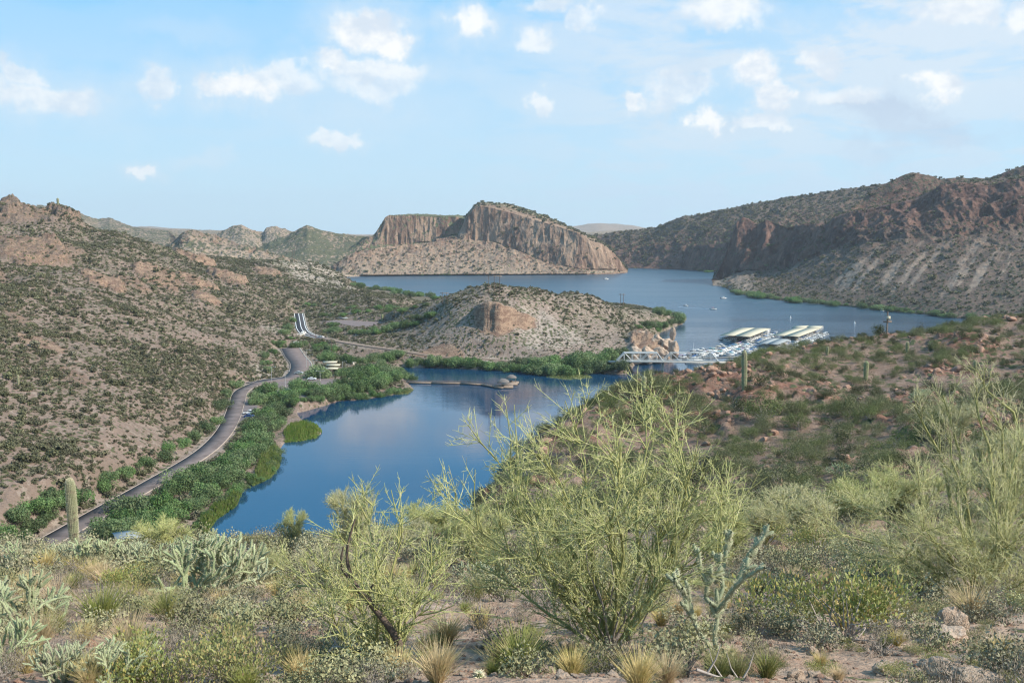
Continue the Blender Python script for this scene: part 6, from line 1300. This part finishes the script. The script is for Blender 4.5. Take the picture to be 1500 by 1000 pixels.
# --- filling plants, scattered over the slope
q = np.random.RandomState(77); taken = []
kinds = [('bursage_shrub', MIDB, 'low sage-grey bursage', 26), ('twiggy_shrub', MIDG, 'leafless grey twiggy shrub', 26), ('grass_tuft', None, 'dry straw grass tuft', 30), ('jojoba_bush', JJ, 'small oval-leaved jojoba bush', 14), ('creosote_bush', MIDC, 'dark green creosote bush', 8)]
n_f = 0
for it in range(9000):
    px = q.uniform(-60, 1560); D = math.exp(q.uniform(math.log(8.5), math.log(52))); x = (px-750)/F*D
    if any((x-a)**2+(D-b)**2 < (c_*D)**2 for a, b, c_ in taken[-400:]): continue
    z_ = float(NG.z(x, D)); ru = q.rand(); path = px > 560 and px < 860 and D < 20
    if path and q.rand() < .6: continue
    if px > 1080 and px < 1500 and D < 14 and q.rand() < .4: continue
    k = 0 if ru < .24 else 1 if ru < .46 else 2 if ru < (.86 if px < 760 else .66) else 3 if ru < .93 else 4
    if D > 30 and k == 2: k = 0
    nm, ms, lab, base = kinds[k]; s_ = base/F*q.uniform(.8, 1.6)*max(D, 13)*(1.3 if k != 2 else .9); s_ = min(s_, .85)
    taken.append((x, D, .022 if D < 30 else .014)); n_f += 1
    near = min(LAND, key=lambda l: abs(l[0]-px)); rel = ('left of ' if px < near[0]-25 else 'right of ' if px > near[0]+25 else 'before ')+near[1]
    rel += ', bottom edge' if D < 14 else ', far downslope' if D > 26 else ', mid slope'
    g = (x, D, z_-.02)
    if k == 2:
        o = link(nm, TU[[0, 2, 0, 1, 3][q.randint(5)]], None, g, (0, 0, q.rand()*6), s_*1.7); tag(o, lab+' '+rel, 'grass', 'scattered grass tufts '+rel)
    else:
        root = link(nm, None, None, g, (0, 0, q.rand()*6), (s_, s_, s_*q.uniform(.7, 1.1))); tag(root, lab+' '+rel, 'shrub', 'scattered '+nm.replace('_', ' ')+'s '+rel)
        link('foliage', ms[q.randint(len(ms))], root); link('stems', STEM[q.randint(3)], root)
    if n_f > 900: break
# stones of the near slope
cnt = 0
for it in range(900):
    px = q.uniform(-20, 1520); D = math.exp(q.uniform(math.log(8.8), math.log(30))); x = (px-750)/F*D; s_ = q.lognormal(-2.6, .45)
    near = min(LAND, key=lambda l: abs(l[0]-px)); rel = ('left of ' if px < near[0]-25 else 'right of ' if px > near[0]+25 else 'below ')+near[1]
    o = link('stone', (RK+RKP)[q.randint(10)], None, (x, D, float(NG.z(x, D))+s_*.1), (q.rand()*.6, q.rand()*.6, q.rand()*6), (s_, s_*q.uniform(.7, 1.2), s_*q.uniform(.6, 1))); tag(o, 'loose reddish stone on the ground '+rel, 'stone', 'loose stones '+rel); cnt += 1
    if cnt >= 230: break
n = 9000; px = q.uniform(-60, 1560, n); D = np.exp(q.uniform(math.log(8), math.log(45), n)); x = (px-750)/F*D
for i in range(2): scatter('gravel', np.stack([x, D, NG.z(x, D)], -1)[i::2], q.rand(n)[i::2]*6.28, q.lognormal(-3.7, .45, n)[i::2], [RK[0], RKP[1]][i], 'loose gravel and small stones on the near slope', 'gravel')
# --- ridge on the right
n = 30000; px = q.uniform(560, 1560, n); D = np.sqrt(q.uniform(46**2, 215**2, n)); X = (px-750)/F*D; z_ = NG.z(X, D); cov = .5+.8*fbm(XYZ(X/11, D/11, 4), 3); ok = (z_ > 1) & (q.rand(n) < np.clip(cov, .1, 1)); X, D, px, z_ = X[ok], D[ok], px[ok], z_[ok]
ty = q.rand(len(X)); nz = fbm(XYZ(X/18, D/18, 9), 3)
kind = np.where(ty+nz*.5 < .22, 0, np.where(ty < .60, 1, np.where(ty < .78, 2, 3)))
rs_ = np.where(kind == 0, q.lognormal(-.15, .25, len(X)), np.where(kind == 1, q.lognormal(-.6, .3, len(X)), q.lognormal(-.95, .3, len(X))))
sel = []; cell = {}
for i in range(len(X)):                     # keep them apart
    key = (int(X[i]//1.3), int(D[i]//1.3)); c = cell.get(key)
    if c is None or c < 1: cell[key] = (c or 0)+1; sel.append(i)
    if len(sel) > 6000: break
sel = np.array(sel); py_t = None
vis = (D[sel] > 50) & (D[sel] < 190) & (px[sel] > 700) & (px[sel] < 1520)
order = sel[np.argsort(-(rs_[sel]/D[sel])*vis)]
RM = [MIDP, MIDC, MIDB, MIDG]; RN = [('palo_verde_bush', 'yellow-green palo verde bush'), ('creosote_bush', 'dark olive creosote bush'), ('bursage_shrub', 'grey-green bursage shrub'), ('twiggy_shrub', 'grey leafless twiggy shrub')]
for i in order[:290]:
    nm, lab = RN[kind[i]]; where = 'near the crest of the brown ridge' if D[i] > 130 else 'in the middle of the brown ridge slope' if D[i] > 85 else 'on the lower ridge slope behind the near palo verdes'
    where += ', left side' if px[i] < 1080 else ', right side' if px[i] > 1330 else ''
    root = link(nm, None, None, (X[i], D[i], z_[i]-.05), (0, 0, q.rand()*6), (rs_[i]*1.1, rs_[i]*1.1, rs_[i]*q.uniform(.95, 1.35))); a_, b_ = proj(X[i], D[i], z_[i]); tag(root, szw(rs_[i], .55, .9)+lab+' '+near_to(a_, b_, LMN), 'shrub', nm.replace('_', ' ')+' cover '+where)
    link('foliage', RM[kind[i]][i % len(RM[kind[i]])], root); link('stems', STEM[i % 3], root)
ro = order[290:]
for k in range(4):
    kk = ro[kind[ro] == k]
    for j, me in enumerate(RM[k]):
        c = kk[j::len(RM[k])]
        if len(c): scatter('ridge_scrub', np.stack([X[c], D[c], z_[c]-.05], -1), q.rand(len(c))*6.28, rs_[c], me, 'mixed low desert scrub covering the brown ridge', 'scrub')
# reddish boulders on the ridge
n = 5000; px = q.uniform(660, 1540, n); D = np.sqrt(q.uniform(55**2, 200**2, n)); X = (px-750)/F*D; z_ = NG.z(X, D); mr = NG.z(X, D, NG.m[..., 0]); ok = (q.rand(n) < sstep(mr, .1, .6)*.9+.06) & (z_ > 1); X, D, px, z_ = X[ok], D[ok], px[ok], z_[ok]; s_ = q.lognormal(-1.15, .5, len(X))
o_ = np.argsort(-s_/D)
for i in o_[:220]:
    where = 'near the crest of the brown ridge' if D[i] > 130 else 'in the middle of the brown ridge slope' if D[i] > 85 else 'on the lower ridge slope'
    where += ', left side' if px[i] < 1080 else ', right side' if px[i] > 1330 else ''
    o = link('ridge_boulder', RK[i % 6], None, (X[i], D[i], z_[i]+s_[i]*.12), (q.rand()*.5, q.rand()*.5, q.rand()*6), (s_[i], s_[i]*q.uniform(.7, 1.2), s_[i]*q.uniform(.6, 1.1))); a_, b_ = proj(X[i], D[i], z_[i]); tag(o, szw(s_[i], .5, .9)+'angular reddish ridge boulder '+near_to(a_, b_, LMN), 'rock', 'reddish boulders '+where)
c = o_[220:]; scatter('rubble', np.stack([X[c], D[c], z_[c]], -1), q.rand(len(c))*6.28, s_[c], RK[2], 'angular reddish rubble between the shrubs of the ridge', 'rubble')
# shrubs on the green shore edge below the ridge
# ------------------------------------------------------------------ haze
def haze():
    x0, x1, y0, y1, z0, z1 = -9000, 9000, -500, 11500, -8, 480
    me = mesh_np('haze', [(x, y, z) for z in (z0, z1) for y in (y0, y1) for x in (x0, x1)], np.array([(0, 2, 3, 1), (4, 5, 7, 6), (0, 1, 5, 4), (2, 6, 7, 3), (0, 4, 6, 2), (1, 3, 7, 5)]), HM)
    o = link('haze', me); o['kind'] = 'stuff'; return o
HM = bpy.data.materials.new('haze'); HM.use_nodes = True; nt = HM.node_tree; nt.nodes.clear(); t = NT(nt); out = t.n('ShaderNodeOutputMaterial'); pv = t.n('ShaderNodeVolumePrincipled', {'Color': (.80, .89, 1, 1), 'Density': 4.5e-5, 'Anisotropy': .2}); nt.links.new(pv.outputs[0], out.inputs['Volume'])
haze()

_t = {}
for o in bpy.data.objects:
    if o.type == 'MESH': _t[o.data.name] = len(o.data.loop_triangles) or sum(len(p.vertices)-2 for p in o.data.polygons) if len(o.data.polygons) < 60000 else len(o.data.polygons)*2
